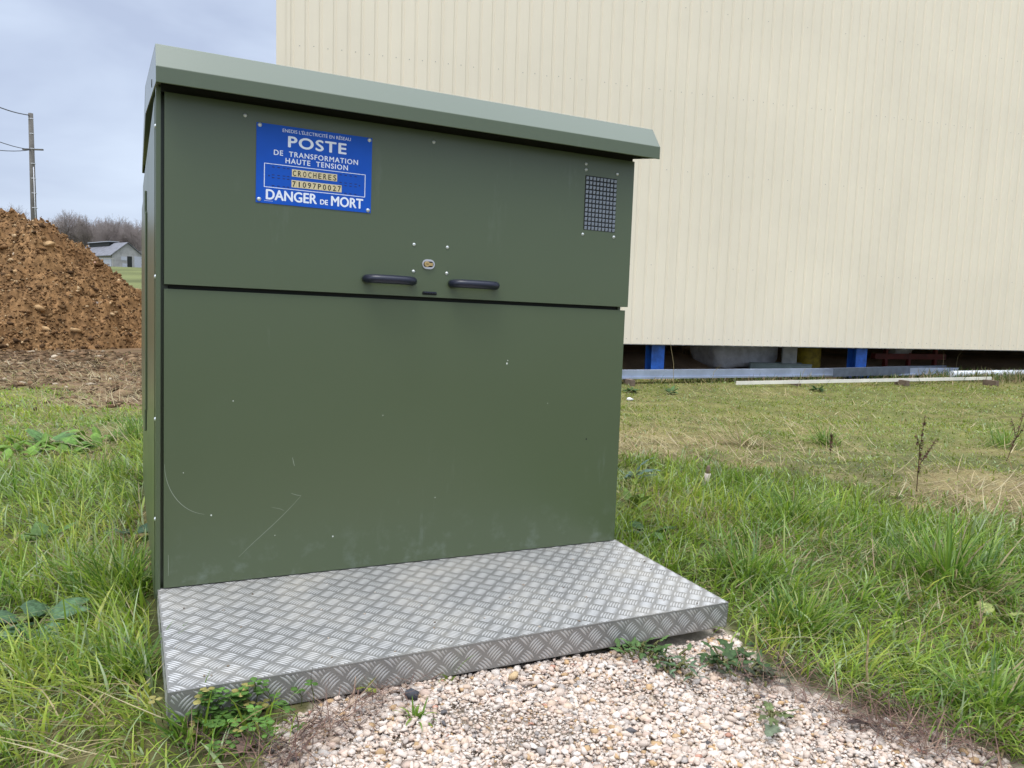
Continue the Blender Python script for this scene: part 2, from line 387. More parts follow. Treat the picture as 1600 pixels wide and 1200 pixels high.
    c = np.where(straw[:, None], sc, c) * r.uniform(.62, 1.28, (n, 1))
    broad = r.random(n) < .10; wd = np.where(broad & ~straw, wd * 1.7, wd)
    V, q, t, C = blades(x, y, h, wd, th0, curv, phi, np.clip(c, .01, .8))
    me = np_mesh('grass', V, q, t, col=C, smooth=True)
    tag(link('grass', me, GRASSM), 'rough green meadow grass with straw coloured patches round the cabinet', 'grass', kind='stuff')
    print('grass blades', n)
    # matted dead thatch: long flat straws lying over the turf
    x, y, R = sample(950, .8, 15, 1.2); st = straw_amt(x, y); mud = mud_amt(x, y); n = len(x)
    ok = ~occupied(x, y) & ~in_poly(x, y, GRAV) & (r.random(n) < .10 + .9 * st + .7 * mud); x, y, R = x[ok], y[ok], R[ok]; n = len(x)
    h = r.uniform(.08, .24, n); phi = 6.283 * fbm(x, y, .8, 3, 11) * 1.4 + r.normal(0, .8, n)
    c = pick([(.48, .38, .20), (.58, .49, .30), (.30, .21, .11), (.38, .34, .16)], [4, 2, 2, 2], n, r)
    V, q, t, C = blades(x, y, h, r.uniform(.002, .004, n) * (1 + np.maximum(0, R - 2.2) * .15), r.uniform(1.0, 1.45, n), r.normal(.15, .4, n), phi, c, z=gz(x, y) + r.uniform(.0, .05, n))
    me = np_mesh('dead_grass', V, q, t, col=C, smooth=True); tag(link('dead_grass', me, GRASSM), 'dry straw lying matted over the green turf', 'dry grass', kind='stuff')
build_grass()

# ------------------------------------------------------------------ transformer cabinet
PAINT = mat('olive_green_paint', (.072, .095, .046), .42, spec=.5)
def paint_nodes():
    t = PAINT.node_tree; p = t.nodes['Principled BSDF']; tc = N(t, 'ShaderNodeTexCoord')
    n1 = N(t, 'ShaderNodeTexNoise', i_Scale=2.2, i_Detail=5.0, i_Roughness=.6); L(t, tc.outputs['Object'], n1.inputs['Vector'])
    mp = N(t, 'ShaderNodeMapping'); mp.inputs['Scale'].default_value = (30, 30, 5); L(t, tc.outputs['Object'], mp.inputs[0])
    n2 = N(t, 'ShaderNodeTexNoise', i_Scale=1.0, i_Detail=6.0, i_Roughness=.7); L(t, mp.outputs[0], n2.inputs['Vector'])
    r1 = N(t, 'ShaderNodeMapRange'); L(t, n1.outputs[0], r1.inputs[0]); r1.inputs[1].default_value = .55; r1.inputs[2].default_value = .72
    r2 = N(t, 'ShaderNodeMapRange'); L(t, n2.outputs[0], r2.inputs[0]); r2.inputs[1].default_value = .56; r2.inputs[2].default_value = .75
    mu = N(t, 'ShaderNodeMath', operation='MULTIPLY'); L(t, r1.outputs[0], mu.inputs[0]); L(t, r2.outputs[0], mu.inputs[1])
    # one scuffed patch on the lower door
    vs = N(t, 'ShaderNodeVectorMath', operation='DISTANCE'); mp2 = N(t, 'ShaderNodeMapping'); mp2.inputs['Scale'].default_value = (.7, .2, 1.1); L(t, tc.outputs['Object'], mp2.inputs[0])
    L(t, mp2.outputs[0], vs.inputs[0]); vs.inputs[1].default_value = (.30 * .7, 0, .70 * 1.1)
    r3 = N(t, 'ShaderNodeMapRange'); L(t, vs.outputs['Value'], r3.inputs[0]); r3.inputs[1].default_value = .055; r3.inputs[2].default_value = .01
    m3 = N(t, 'ShaderNodeMath', operation='MULTIPLY'); L(t, r3.outputs[0], m3.inputs[0]); L(t, r2.outputs[0], m3.inputs[1])
    # splashed dust low on the door
    sz_ = N(t, 'ShaderNodeSeparateXYZ'); L(t, tc.outputs['Object'], sz_.inputs[0])
    lowm = N(t, 'ShaderNodeMapRange'); L(t, sz_.outputs['Z'], lowm.inputs[0]); lowm.inputs[1].default_value = .17; lowm.inputs[2].default_value = .0
    n5 = N(t, 'ShaderNodeTexNoise', i_Scale=16.0, i_Detail=6.0, i_Roughness=.7); L(t, tc.outputs['Object'], n5.inputs['Vector'])
    r5 = N(t, 'ShaderNodeMapRange'); L(t, n5.outputs[0], r5.inputs[0]); r5.inputs[1].default_value = .52; r5.inputs[2].default_value = .72
    m5 = N(t, 'ShaderNodeMath', operation='MULTIPLY'); L(t, lowm.outputs[0], m5.inputs[0]); L(t, r5.outputs[0], m5.inputs[1])
    a5 = N(t, 'ShaderNodeMath', operation='ADD'); L(t, mu.outputs[0], a5.inputs[0]); L(t, m5.outputs[0], a5.inputs[1]); mu = a5
    ad = N(t, 'ShaderNodeMath', operation='ADD', use_clamp=True); L(t, mu.outputs[0], ad.inputs[0]); L(t, m3.outputs[0], ad.inputs[1])
    sc = N(t, 'ShaderNodeMath', operation='MULTIPLY', i_1=.5); L(t, ad.outputs[0], sc.inputs[0])
    mix = N(t, 'ShaderNodeMixRGB'); L(t, sc.outputs[0], mix.inputs[0]); mix.inputs[1].default_value = (.072, .095, .046, 1); mix.inputs[2].default_value = (.17, .205, .165, 1)
    L(t, mix.outputs[0], p.inputs['Base Color'])
    r4 = N(t, 'ShaderNodeMapRange'); L(t, n1.outputs[0], r4.inputs[0]); r4.inputs[3].default_value = .30; r4.inputs[4].default_value = .42; L(t, r4.outputs[0], p.inputs['Roughness'])
    nb = N(t, 'ShaderNodeTexNoise', i_Scale=420.0, i_Detail=2.0); L(t, tc.outputs['Object'], nb.inputs['Vector'])
    nb2 = N(t, 'ShaderNodeTexNoise', i_Scale=3.0, i_Detail=1.0); L(t, tc.outputs['Object'], nb2.inputs['Vector'])
    b2 = N(t, 'ShaderNodeBump', i_Strength=.25, i_Distance=.01); L(t, nb2.outputs[0], b2.inputs['Height'])
    b = N(t, 'ShaderNodeBump', i_Strength=.10, i_Distance=.001); L(t, nb.outputs[0], b.inputs['Height']); L(t, b2.outputs[0], b.inputs['Normal']); L(t, b.outputs[0], p.inputs['Normal'])
paint_nodes()
PAINT.node_tree.nodes['Principled BSDF'].inputs['Coat Weight'].default_value = .25; PAINT.node_tree.nodes['Principled BSDF'].inputs['Coat Roughness'].default_value = .22
ROOFP = PAINT.copy(); ROOFP.name = 'roof_paint'
ROOFP.node_tree.nodes['Principled BSDF'].inputs['Coat Weight'].default_value = .6; ROOFP.node_tree.nodes['Principled BSDF'].inputs['Coat Roughness'].default_value = .16
SCRATCH = mat('scratched_paint', (.24, .27, .20), .6)
CHIP = mat('chipped_paint', (.6, .62, .55), .6)
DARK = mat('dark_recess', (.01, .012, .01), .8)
RIVET = mat('zinc_rivet', (.62, .64, .62), .38, metal=.6)
BLACKP = mat('navy_black_plastic', (.010, .012, .026), .33, bump=.05, bscale=300)
BLUE = mat('blue_enamel', (.001, .080, .47), .5, var=.06, vscale=5, spec=.3)
WHITE = mat('white_lettering', (.80, .83, .90), .5)
CREAM = mat('cream_letter_tile', (.72, .60, .34), .5)
INK = mat('black_ink', (.012, .012, .012), .5)
NAVY = mat('dark_blue_slot', (.002, .012, .09), .6)
BRASS = mat('brass_lock', (.55, .38, .17), .35, metal=.8)
STEEL = mat('bright_steel', (.62, .60, .62), .3, metal=.9)
MESHM = mat('blue_grey_grille', (.27, .30, .36), .5)

CAB = empty('transformer_cabinet'); CAB.matrix_world = CM
tag(CAB, 'olive green metal transformer cabinet with a blue danger sign, standing on a metal step', 'electrical cabinet')
def cbox(name, x0, x1, y0, y1, z0, z1, m, parent=None, bev=0.003, seg=2, inv=False):
    bm = bmesh.new(); box(bm, x0, x1, y0, y1, z0, z1)
    if bev: bevel_all(bm, bev, seg)
    return bm_obj(name, bm, m, parent or CAB, smooth=False)
BASEZ = -0.16
body = cbox('body', -.013, 1.488, .036, 1.80, BASEZ, 1.375, PAINT, bev=.006)
# left flank: corner post, groove and a large embossed panel
bm = bmesh.new(); box(bm, -.0205, -.0085, .002, .034, -.02, 1.36); bevel_all(bm, .0015); bm_obj('corner_post', bm, PAINT, CAB)
bm = bmesh.new(); box(bm, 1.476, 1.487, .012, .0345, -.02, 1.36); bevel_all(bm, .0015); bm_obj('corner_post', bm, PAINT, CAB)
bm = bmesh.new(); box(bm, -.0222, -.0132, .055, 1.78, -.05, 1.345); bevel_all(bm, .003); flank = bm_obj('side_panel', bm, PAINT, CAB)
bm = bmesh.new(); box(bm, -.030, -.0225, .90, 1.66, .30, 1.22)
bmesh.ops.bevel(bm, geom=[e for e in bm.edges if abs((e.verts[0].co - e.verts[1].co).x) > .004], offset=.09, segments=6, affect='EDGES')
bevel_all(bm, .003, 2, 40); bm_obj('embossed_panel', bm, PAINT, flank)
def rivet_at(p, parent, r=.0055, h=.004, m=RIVET, side=False):
    bm = bmesh.new(); disc_dome(bm, (0, 0, 0), r, h)
    o = bm_obj('rivet', bm, m, parent); o.location = p
    if side: o.rotation_euler = (0, 0, -math.pi / 2)
    return o
for z in (1.26, .86, .47, .19): rivet_at((-.0205, .018, z), CAB, .006, .004, side=True)
# lower door, with its scratches and chips lying in the paint
LZ0, LZ1, UZ0 = -.004, .8283, .8405
bm = bmesh.new(); box(bm, 0, 1.5, 0, .033, LZ0, LZ1); bevel_all(bm, .0065, 3)
def ribbon(bm, pts, wd, y, mi):
    pts = [Vector((p[0], y, p[1])) for p in pts]
    prev = None
    for i, p in enumerate(pts):
        d = (pts[min(i + 1, len(pts) - 1)] - pts[max(i - 1, 0)]).normalized(); s = Vector((-d.z, 0, d.x)) * wd * (.35 + .65 * math.sin(math.pi * (i + .3) / (len(pts) - .4))) * .5
        cur = (bm.verts.new(p - s), bm.verts.new(p + s))
        if prev:
            f = bm.faces.new((prev[0], cur[0], cur[1], prev[1])); f.material_index = mi
            if f.normal.y > 0: f.normal_flip()
        prev = cur
Y0 = -.0004
arc = [(.0018 + .118 * (1 - math.cos(a)) , .347 - .150 * math.sin(a)) for a in np.linspace(0, 1.45, 16)]
ribbon(bm, arc, .0016, Y0, 1)
ribbon(bm, [(.3736 - .171 * t + .004 * math.sin(t * 5), .2328 - .168 * t) for t in np.linspace(0, 1, 9)], .0013, Y0, 1)
ribbon(bm, [(.345, .243), (.360, .237), (.3745, .2335)], .0015, Y0, 1)
ribbon(bm, [(.3477, .350), (.3505, .337), (.3536, .3245)], .0022, Y0, 1)
ribbon(bm, [(.29, .205), (.315, .198), (.325, .192)], .001, Y0, 1)
ribbon(bm, [(.012, .09), (.012, .06), (.0125, .03)], .0012, Y0, 1)
for q in ((.1235, .1939, .0022), (.4715, .1015, .0022), (1.0402, .6348, .003), (.18, .52, .0015), (.30, .12, .0012), (.80, .20, .0014), (.62, .47, .0013), (1.2, .5, .0012), (.05, .32, .0013), (1.043, .645, .0016)):
    vs = [bm.verts.new((q[0] + q[2] * math.cos(a), Y0, q[1] + q[2] * 1.2 * math.sin(a))) for a in (k * 2 * math.pi / 7 for k in range(7))]
    f = bm.faces.new(vs); f.material_index = 2
vs = [bm.verts.new((1.3615 + .0032 * math.cos(a), Y0, .3712 + .0032 * math.sin(a))) for a in (k * 2 * math.pi / 10 for k in range(10))]
bm.faces.new(vs).material_index = 3
ld = bm_obj('lower_door', bm, [PAINT, SCRATCH, CHIP, DARK], CAB)
bmesh_up = bmesh.new(); box(bmesh_up, 0, 1.505, -.0084, .033, UZ0, 1.347); bevel_all(bmesh_up, .004, 3)
ud = bm_obj('upper_door', bmesh_up, PAINT, CAB)
cbox('door_gasket', .012, 1.470, .012, .0355, LZ1 + .0005, UZ0 - .0005, DARK, CAB, bev=0)
YF = -.0084
for p in ((.704, .9996), (.8138, .999), (.7042, .9173), (.8143, .9181), (1.3083, 1.3163), (1.3092, 1.2972), (1.4351, 1.2967), (1.3062, 1.08), (1.4324, 1.0804), (.2042, 1.3157), (.7594, 1.3162)):
    rivet_at((p[0], YF, p[1]), ud)
def handle(x0, x1, z):
    bm = bmesh.new(); hl = (x1 - x0) / 2; r = .0135
    pts = [(-hl, 0.002, 0), (-hl, -.012, 0), (-hl + .006, -.026, 0), (-hl + .018, -.036, 0), (-hl + .036, -.041, 0), (0, -.043, 0), (hl - .036, -.041, 0), (hl - .018, -.036, 0), (hl - .006, -.026, 0), (hl, -.012, 0), (hl, .002, 0)]
    tube(bm, pts, [.0125, .0125, .013, .0135, .0135, .0135, .0135, .0135, .013, .0125, .0125], 14)
    o = bm_obj('handle', bm, BLACKP, ud); o.location = ((x0 + x1) / 2, YF, z); return o
handle(.555, .700, .8860); handle(.832, .980, .8865)
# lock: steel oval escutcheon with a brass cylinder
bm = bmesh.new()
def stadium(bm, cx, cz, hw, hh, y0, y1, n=10, mi=0):
    pts = []
    for k in range(n + 1): a = -math.pi / 2 + math.pi * k / n; pts.append((cx + hw - hh + hh * math.cos(a), cz + hh * math.sin(a)))
    for k in range(n + 1): a = math.pi / 2 + math.pi * k / n; pts.append((cx - hw + hh + hh * math.cos(a), cz + hh * math.sin(a)))
    f0 = [bm.verts.new((p[0], y0, p[1])) for p in pts]; f1 = [bm.verts.new((p[0], y1, p[1])) for p in pts]; m = len(pts)
    bm.faces.new(f0).material_index = mi
    for k in range(m): bm.faces.new((f0[k], f0[(k + 1) % m], f1[(k + 1) % m], f1[k])).material_index = mi
stadium(bm, .7516, .942, .0205, .0150, YF - .004, YF + .001)
stadium(bm, .7516, .942, .0165, .0088, YF - .0044, YF - .002, mi=1)
tube(bm, [(.745, YF - .003, .942), (.745, YF - .011, .942)], .0085, 12, mi=2)
box(bm, .745, .764, YF - .010, YF - .003, .937, .946, mi=2)
box(bm, .7405, .7495, YF - .0114, YF - .010, .9412, .9428, mi=1)
bm_obj('lock', bm, [STEEL, DARK, BRASS], ud)
bm = bmesh.new(); stadium(bm, .7585, .8515, .0245, .0045, YF - .001, YF + .001, mi=0); box(bm, .737, .780, YF - .006, YF - .001, .8530, .8575, mi=1); bm_obj('padlock_slot', bm, [DARK, BLACKP], ud)
# ventilation grille: a recess behind a grid of little louvres
VX0, VX1, VZ0, VZ1 = 1.3075, 1.4345, 1.096, 1.2785
vent = cbox('vent_grille', VX0, VX1, YF - .0008, YF + .003, VZ0, VZ1, DARK, ud, bev=0)
bm = bmesh.new(); nx, nz_ = 9, 12; sx = (VX1 - VX0) / nx; sz = (VZ1 - VZ0) / nz_
for i in range(nx):
    for j in range(nz_):
        x = VX0 + i * sx; z = VZ0 + j * sz
        v = [bm.verts.new(p) for p in ((x + sx * .22, YF - .0012, z + sz * .10), (x + sx * .86, YF - .0012, z + sz * .10), (x + sx * .86, YF - .0045, z + sz * .70), (x + sx * .22, YF - .0045, z + sz * .70), (x + sx * .86, YF - .0012, z + sz * .80), (x + sx * .22, YF - .0012, z + sz * .80))]
        bm.faces.new((v[0], v[1], v[2], v[3])); bm.faces.new((v[3], v[2], v[4], v[5])); bm.faces.new((v[0], v[3], v[5])); bm.faces.new((v[1], v[4], v[2]))
bm_obj('louvre_grid', bm, MESHM, CAB)
# roof: folded sheet with chamfered front, ridge and gable plates
XL, XR = -.0234, 1.552
prof = [(-.09, 1.3478), (-.09, 1.3886), (-.0409, 1.4573), (1.2, 1.659), (1.93, 1.452), (1.93, 1.428)]
bm = bmesh.new()
a = [bm.verts.new((XL, y, z)) for y, z in prof]; b = [bm.verts.new((XR, y, z)) for y, z in prof]
for k in range(len(prof) - 1): bm.faces.new((a[k], b[k], b[k + 1], a[k + 1]))
bmesh.ops.recalc_face_normals(bm, faces=bm.faces)
roof = bm_obj('roof', bm, ROOFP, CAB)
md = roof.modifiers.new('sheet', 'SOLIDIFY'); md.thickness = .004; md.offset = -1
bv = roof.modifiers.new('fold', 'BEVEL'); bv.width = .004; bv.segments = 2; bv.limit_method = 'ANGLE'; bv.angle_limit = R_(25)
for X, sg in ((XL, 1), (XR, -1)):
    for part in (((-.086, 1.3505), (-.086, 1.3875), (-.039, 1.4535), (1.19, 1.6535), (1.19, 1.548)), ((1.21, 1.548), (1.21, 1.652), (1.925, 1.449), (1.925, 1.430))):
        bm = bmesh.new(); o0 = X + sg * .0005; o1 = X + sg * .004
        f0 = [bm.verts.new((o0, y, z)) for y, z in part]; f1 = [bm.verts.new((o1, y, z)) for y, z in part]; n = len(part)
        bm.faces.new(f0); bm.faces.new(f1[::-1])
        for k in range(n): bm.faces.new((f0[k], f1[k], f1[(k + 1) % n], f0[(k + 1) % n]))
        bmesh.ops.recalc_face_normals(bm, faces=bm.faces)
        g = bm_obj('gable_plate', bm, ROOFP, roof)
bm = bmesh.new(); tube(bm, [(XL + .001, .28, 1.437), (XL - .001, .28, 1.437)], .012, 14); bm_obj('bolt_hole', bm, DARK, roof)
bm = bmesh.new(); box(bm, -.008, 1.503, .001, .034, 1.3485, 1.44); bm_obj('eave_shade_strip', bm, DARK, CAB)  # near-black strip above the door, stands in for the shade under the eave

# sign plate with its lettering
SX0, SX1, SZ0, SZ1 = .2345, .5645, 1.0815, 1.3012
sign = cbox('sign', SX0, SX1, YF - .0022, YF - .0002, SZ0, SZ1, BLUE, CAB, bev=.0006, seg=1)
def sp(u, v): return SX0 + u * (SX1 - SX0), SZ1 - v * (SZ1 - SZ0)
def text_mesh(bm, body, u0, u1, vc, capv, bold=.0, y=None, mi=0, spc=1.0):
    cu_ = bpy.data.curves.new('letters', 'FONT'); cu_.body = body; cu_.size = 1; cu_.space_character = spc; cu_.fill_mode = 'FRONT'; cu_.resolution_u = 4
    o = bpy.data.objects.new('letters', cu_); COL.objects.link(o); dg = bpy.context.evaluated_depsgraph_get(); me = o.evaluated_get(dg).to_mesh()
    V = np.array([v.co[:] for v in me.vertices]); F = [tuple(p.vertices) for p in me.polygons]; o.evaluated_get(dg).to_mesh_clear()
    bpy.data.objects.remove(o); bpy.data.curves.remove(cu_)
    x0, x1 = V[:, 0].min(), V[:, 0].max(); z0, z1 = 0.0, .729      # Latin capital height of the built-in face
    (X0, _), (X1, _) = sp(u0, 0), sp(u1, 0); Zc = sp(0, vc)[1]; hh = capv * (SZ1 - SZ0)
    st = bold * hh
    for j, (dx, dz) in enumerate(((0, 0), (1, 0), (-1, 0), (0, .7), (0, -.7)) if bold > 0 else ((0, 0),)):
        vs = [bm.verts.new((X0 + (p[0] - x0) / (x1 - x0) * (X1 - X0) + dx * st, y - j * .00006, Zc + (p[1] / .729 - .5) * hh + dz * st)) for p in V]
        for f in F:
            try:
                q = bm.faces.new([vs[i] for i in f]); q.material_index = mi
            except ValueError: pass
YS = YF - .0024
bm = bmesh.new()
text_mesh(bm, "ENEDIS L'ÉLECTRICITÉ EN RÉSEAU", .215, .805, .056, .044, .0, YS)
text_mesh(bm, "POSTE", .265, .765, .186, .142, .045, YS, spc=1.12)
text_mesh(bm, "DE  TRANSFORMATION", .145, .873, .345, .068, .03, YS, spc=1.16)
text_mesh(bm, "HAUTE  TENSION", .243, .783, .432, .068, .03, YS, spc=1.16)
text_mesh(bm, "DANGER", .085, .512, .882, .132, .04, YS)
text_mesh(bm, "DE", .545, .610, .914, .066, .05, YS)
text_mesh(bm, "MORT", .642, .926, .884, .132, .04, YS)
def bar(bm, u0, u1, v0, v1, y, mi=0):
    (x0, z1), (x1, z0) = sp(u0, v0), sp(u1, v1)
    bm.faces.new([bm.verts.new(p) for p in ((x0, y, z0), (x1, y, z0), (x1, y, z1), (x0, y, z1))]).material_index = mi
t_ = .006
bar(bm, .065, .945, .494, .494 + t_ * 1.3, YS); bar(bm, .065, .945, .790, .790 + t_ * 1.3, YS); bar(bm, .065, .065 + t_, .5015, .7895, YS); bar(bm, .945 - t_, .945, .5015, .7895, YS)

for k in range(9): bar(bm, .07 + k * .008, .074 + k * .008, .966, .972, YS)
bm_obj('lettering', bm, WHITE, sign)
bm = bmesh.new()
for k in range(9): bar(bm, .297 + k * .0437, .297 + k * .0437 + .0425, .535, .628, YS - .0003, 0)
for k in range(10): bar(bm, .295 + k * .0437, .295 + k * .0437 + .0425, .672, .765, YS - .0003, 0)
for k, c in enumerate("CROCHERES"): text_mesh(bm, c, .297 + k * .0437 + .009, .297 + k * .0437 + .0345, .5815, .072, .025, YS - .0006, 1)
for k, c in enumerate("71097P0027"):
    d = .0085 if c == '1' else 0
    text_mesh(bm, c, .295 + k * .0437 + .009 + d, .295 + k * .0437 + .0345 - d, .7185, .072, .025, YS - .0006, 1)
bm_obj('name_strip', bm, [CREAM, INK], sign)
for us, dot in (((.13, .175, .22, .255), .10), ((.71, .755, .80, .845), .885)):
    bm = bmesh.new()
    for v in (.53, .63, .665, .765):
        for u in us:
            if not (v > .7 and u == .71): bar(bm, u, u + .022, v, v + .010, YS)
    bar(bm, dot, dot + .012, .642, .658, YS); bm_obj('slot_marks', bm, NAVY, sign)
for u, v in ((.027, .027), (.975, .03), (.975, .965), (.027, .957)):
    x, z = sp(u, v); rivet_at((x, YF - .002, z), sign, .0062, .004)

# ------------------------------------------------------------------ checker plate step
ALU = mat('aluminium_tread', (.60, .60, .61), .36, metal=.85)
def alu_nodes():
    t = ALU.node_tree; p = t.nodes['Principled BSDF']; tc = N(t, 'ShaderNodeTexCoord')
    n1 = N(t, 'ShaderNodeTexNoise', i_Scale=4.0, i_Detail=6.0, i_Roughness=.65); L(t, tc.outputs['Object'], n1.inputs['Vector'])
    n2 = N(t, 'ShaderNodeTexNoise', i_Scale=60.0, i_Detail=4.0); L(t, tc.outputs['Object'], n2.inputs['Vector'])
    r = N(t, 'ShaderNodeMapRange'); L(t, n1.outputs[0], r.inputs[0]); r.inputs[1].default_value = .45; r.inputs[2].default_value = .72; r.inputs[3].default_value = .12; r.inputs[4].default_value = .75
    r2 = N(t, 'ShaderNodeMapRange'); L(t, n2.outputs[0], r2.inputs[0]); r2.inputs[1].default_value = .3; r2.inputs[2].default_value = .7; r2.inputs[3].default_value = .6; r2.inputs[4].default_value = 1.15
    m = N(t, 'ShaderNodeMath', operation='MULTIPLY', use_clamp=True); L(t, r.outputs[0], m.inputs[0]); L(t, r2.outputs[0], m.inputs[1])
    mix = N(t, 'ShaderNodeMixRGB'); L(t, m.outputs[0], mix.inputs[0]); mix.inputs[1].default_value = (.245, .24, .23, 1); mix.inputs[2].default_value = (.31, .285, .235, 1); L(t, mix.outputs[0], p.inputs['Base Color'])
    rm = N(t, 'ShaderNodeMapRange'); L(t, m.outputs[0], rm.inputs[0]); rm.inputs[3].default_value = .55; rm.inputs[4].default_value = .15; L(t, rm.outputs[0], p.inputs['Metallic'])
    rr = N(t, 'ShaderNodeMapRange'); L(t, m.outputs[0], rr.inputs[0]); rr.inputs[3].default_value = .46; rr.inputs[4].default_value = .65; L(t, rr.outputs[0], p.inputs['Roughness'])
alu_nodes()
ALUW = ALU.copy(); ALUW.name = 'worn_tread_bars'
for n_ in ALUW.node_tree.nodes:
    if n_.type == 'MIX_RGB': n_.inputs[1].default_value = (.50, .495, .48, 1); n_.inputs[2].default_value = (.43, .40, .34, 1)
STEPM = CM @ Matrix.Rotation(.0439, 4, 'X')
STEP = empty('step_platform'); STEP.matrix_world = STEPM
tag(STEP, 'aluminium chequer plate step in front of the green cabinet', 'metal step')
PX0, PX1, PY0, PY1, PZ, PTH = -.0149, 1.5111, -.5964, .012, -.0075, .0743
def tread_bars(bm, x0, x1, v0, v1, emb):
    """five-bar tread pattern in a rectangle; emb(u, v, h) places it"""
    s = .0424; c = math.sqrt(.5); rr = random.Random(3)
    n = int((x1 - x0 + v1 - v0) / s * 1.5) + 4
    for i in range(-n, n):
        for j in range(-n, n):
            cx = (x0 + x1) / 2 + ((i + .5) * c - (j + .5) * c) * s; cv = v1 - .004 + ((i + .5) * c + (j + .5) * c) * s - .0
            if not (x0 - .03 < cx < x1 + .03 and v0 - .03 < cv < v1 + .03): continue
            along = (c, c) if (i + j) % 2 == 0 else (c, -c); acr = (-along[1], along[0])
            for k in range(5):
                o = (k - 2) * .0079; bx, bv = cx + acr[0] * o, cv + acr[1] * o; hl, hw, hh = .0196 * (1 - .05 * abs(k - 2)), .0028, .0014
                rows = []
                for q in (-1, -.75, -.45, -.15, .15, .45, .75, 1):
                    wq = hw * (1 - q * q * .9); hq = hh * (1 - q * q); cv_ = .0016 * (1 - q * q)
                    px_, pv_ = bx + along[0] * hl * q + acr[0] * cv_, bv + along[1] * hl * q + acr[1] * cv_
                    if x0 + .003 < px_ < x1 - .003 and v0 + .0025 < pv_ < v1 - .0025:
                        rows.append(((px_ - acr[0] * wq, pv_ - acr[1] * wq, 0), (px_, pv_, hq), (px_ + acr[0] * wq, pv_ + acr[1] * wq, 0)))
                if len(rows) < 2: continue
                vr = [[bm.verts.new(emb(*p)) for p in r3] for r3 in rows]
                for A, Bq in zip(vr, vr[1:]):
                    for m_ in range(2):
                        f = bm.faces.new((A[m_], Bq[m_], Bq[m_ + 1], A[m_ + 1])); f.smooth = True; f.material_index = 1
bm = bmesh.new(); box(bm, PX0, PX1, PY0, PY1, PZ - .004, PZ); bevel_all(bm, .0018, 2)
tread_bars(bm, PX0, PX1, PY0, PY1, lambda u, v, h: Vector((u, v, PZ + h - .00005)))
bmesh.ops.recalc_face_normals(bm, faces=bm.faces); bm_obj('top_plate', bm, [ALU, ALUW], STEP)
bm = bmesh.new(); box(bm, PX0 + .001, PX1 - .001, PY0 - .0005, PY0 + .0035, PZ - PTH, PZ - .0045); bevel_all(bm, .001, 1)
tread_bars(bm, PX0, PX1, PZ - PTH, PZ - .001, lambda u, v, h: Vector((u, PY0 - .0005 - h + .00005, v)))
bmesh.ops.recalc_face_normals(bm, faces=bm.faces); bm_obj('front_flange', bm, [ALU, ALUW], STEP)
for X, d in ((PX0, 1), (PX1, -1)):
    for y0, y1 in ((PY0 + .004, -.235), (-.205, PY1)):
        bm = bmesh.new(); box(bm, min(X, X + d * .004), max(X, X + d * .004), y0, y1, PZ - PTH, PZ - .0045); bevel_all(bm, .001, 1)
        tread_bars(bm, y0, y1, PZ - PTH, PZ - .004, lambda u, v, h, X=X, d=d: Vector((X - d * (h - .00005), u, v)))
        bmesh.ops.recalc_face_normals(bm, faces=bm.faces); bm_obj('side_flange', bm, [ALU, ALUW], STEP)

def grit():
    r = np.random.default_rng(31); n = 70; x = r.uniform(PX0 + .03, PX1 - .03, n); y = PY0 + .02 + r.random(n) ** 1.5 * .52
    P = np.array([(STEPM @ Vector((a, b, PZ + .0012)))[:] for a, b in zip(x, y)]); V, F, C = rocks(P, r.uniform(.0012, .0042, n), pick([(.45, .38, .30), (.25, .19, .13), (.12, .09, .06), (.55, .48, .40)], [3, 3, 2, 2], n, r), flat=(.3, .6), seed=33)
    tag(link('grit', np_mesh('grit', V, tris=F, col=C), STONE), 'crumbs of grit and soil scattered on the metal step', 'grit', kind='stuff')
grit()

# ------------------------------------------------------------------ the hall
def hp(s, t, z): return (HX + dv[0] * s + nv[0] * t, HY + dv[1] * s + nv[1] * t, z)
CREAMW = mat('cream_cladding', (.75, .665, .52), .45, var=.05, vscale=.35, detail=6.0, coords='Object')
def clad_dirt():
    t = CREAMW.node_tree; p = t.nodes['Principled BSDF']; tc = N(t, 'ShaderNodeTexCoord')
    mp = N(t, 'ShaderNodeMapping'); mp.inputs['Scale'].default_value = (3.5, 3.5, .18); L(t, tc.outputs['Object'], mp.inputs[0])
    n = N(t, 'ShaderNodeTexNoise', i_Scale=1.0, i_Detail=6.0, i_Roughness=.7); L(t, mp.outputs[0], n.inputs['Vector'])
    r = N(t, 'ShaderNodeMapRange'); L(t, n.outputs[0], r.inputs[0]); r.inputs[1].default_value = .5; r.inputs[2].default_value = .8; r.inputs[3].default_value = 0; r.inputs[4].default_value = .28
    mix = N(t, 'ShaderNodeMixRGB'); src = p.inputs['Base Color'].links[0].from_socket; L(t, r.outputs[0], mix.inputs[0]); L(t, src, mix.inputs[1]); mix.inputs[2].default_value = (.58, .51, .39, 1); L(t, mix.outputs[0], p.inputs['Base Color'])
clad_dirt()
DULLW = mat('grey_sheet', (.30, .30, .30), .6, var=.1)
BLUECOL = mat('blue_steel_paint', (.012, .085, .36), .5, var=.4, vscale=7)
HALL = empty('industrial_hall', (HX, HY, -.28)); HALL.rotation_euler = (0, 0, WA)
tag(HALL, 'large industrial hall clad in cream ribbed steel sheets, open along its foot', 'industrial hall')
ZB, ZT, HLEN, HDEP = .318 + .28, 9.0, 26.0, 16.0      # hall coordinates: x along, y in, z up from its own ground
bm = bmesh.new(); pitch = .2; pr_ = []
for k in range(int(HLEN / pitch)):
    x = k * pitch
    if k and k % 5 == 0: pr_ += [(x - .005, -.009), (x - .0045, -.0005)]
    pr_ += [(x, -.0), (x + .030, -.0), (x + .042, -.013), (x + .182, -.013)]
pr_.append((HLEN, 0))
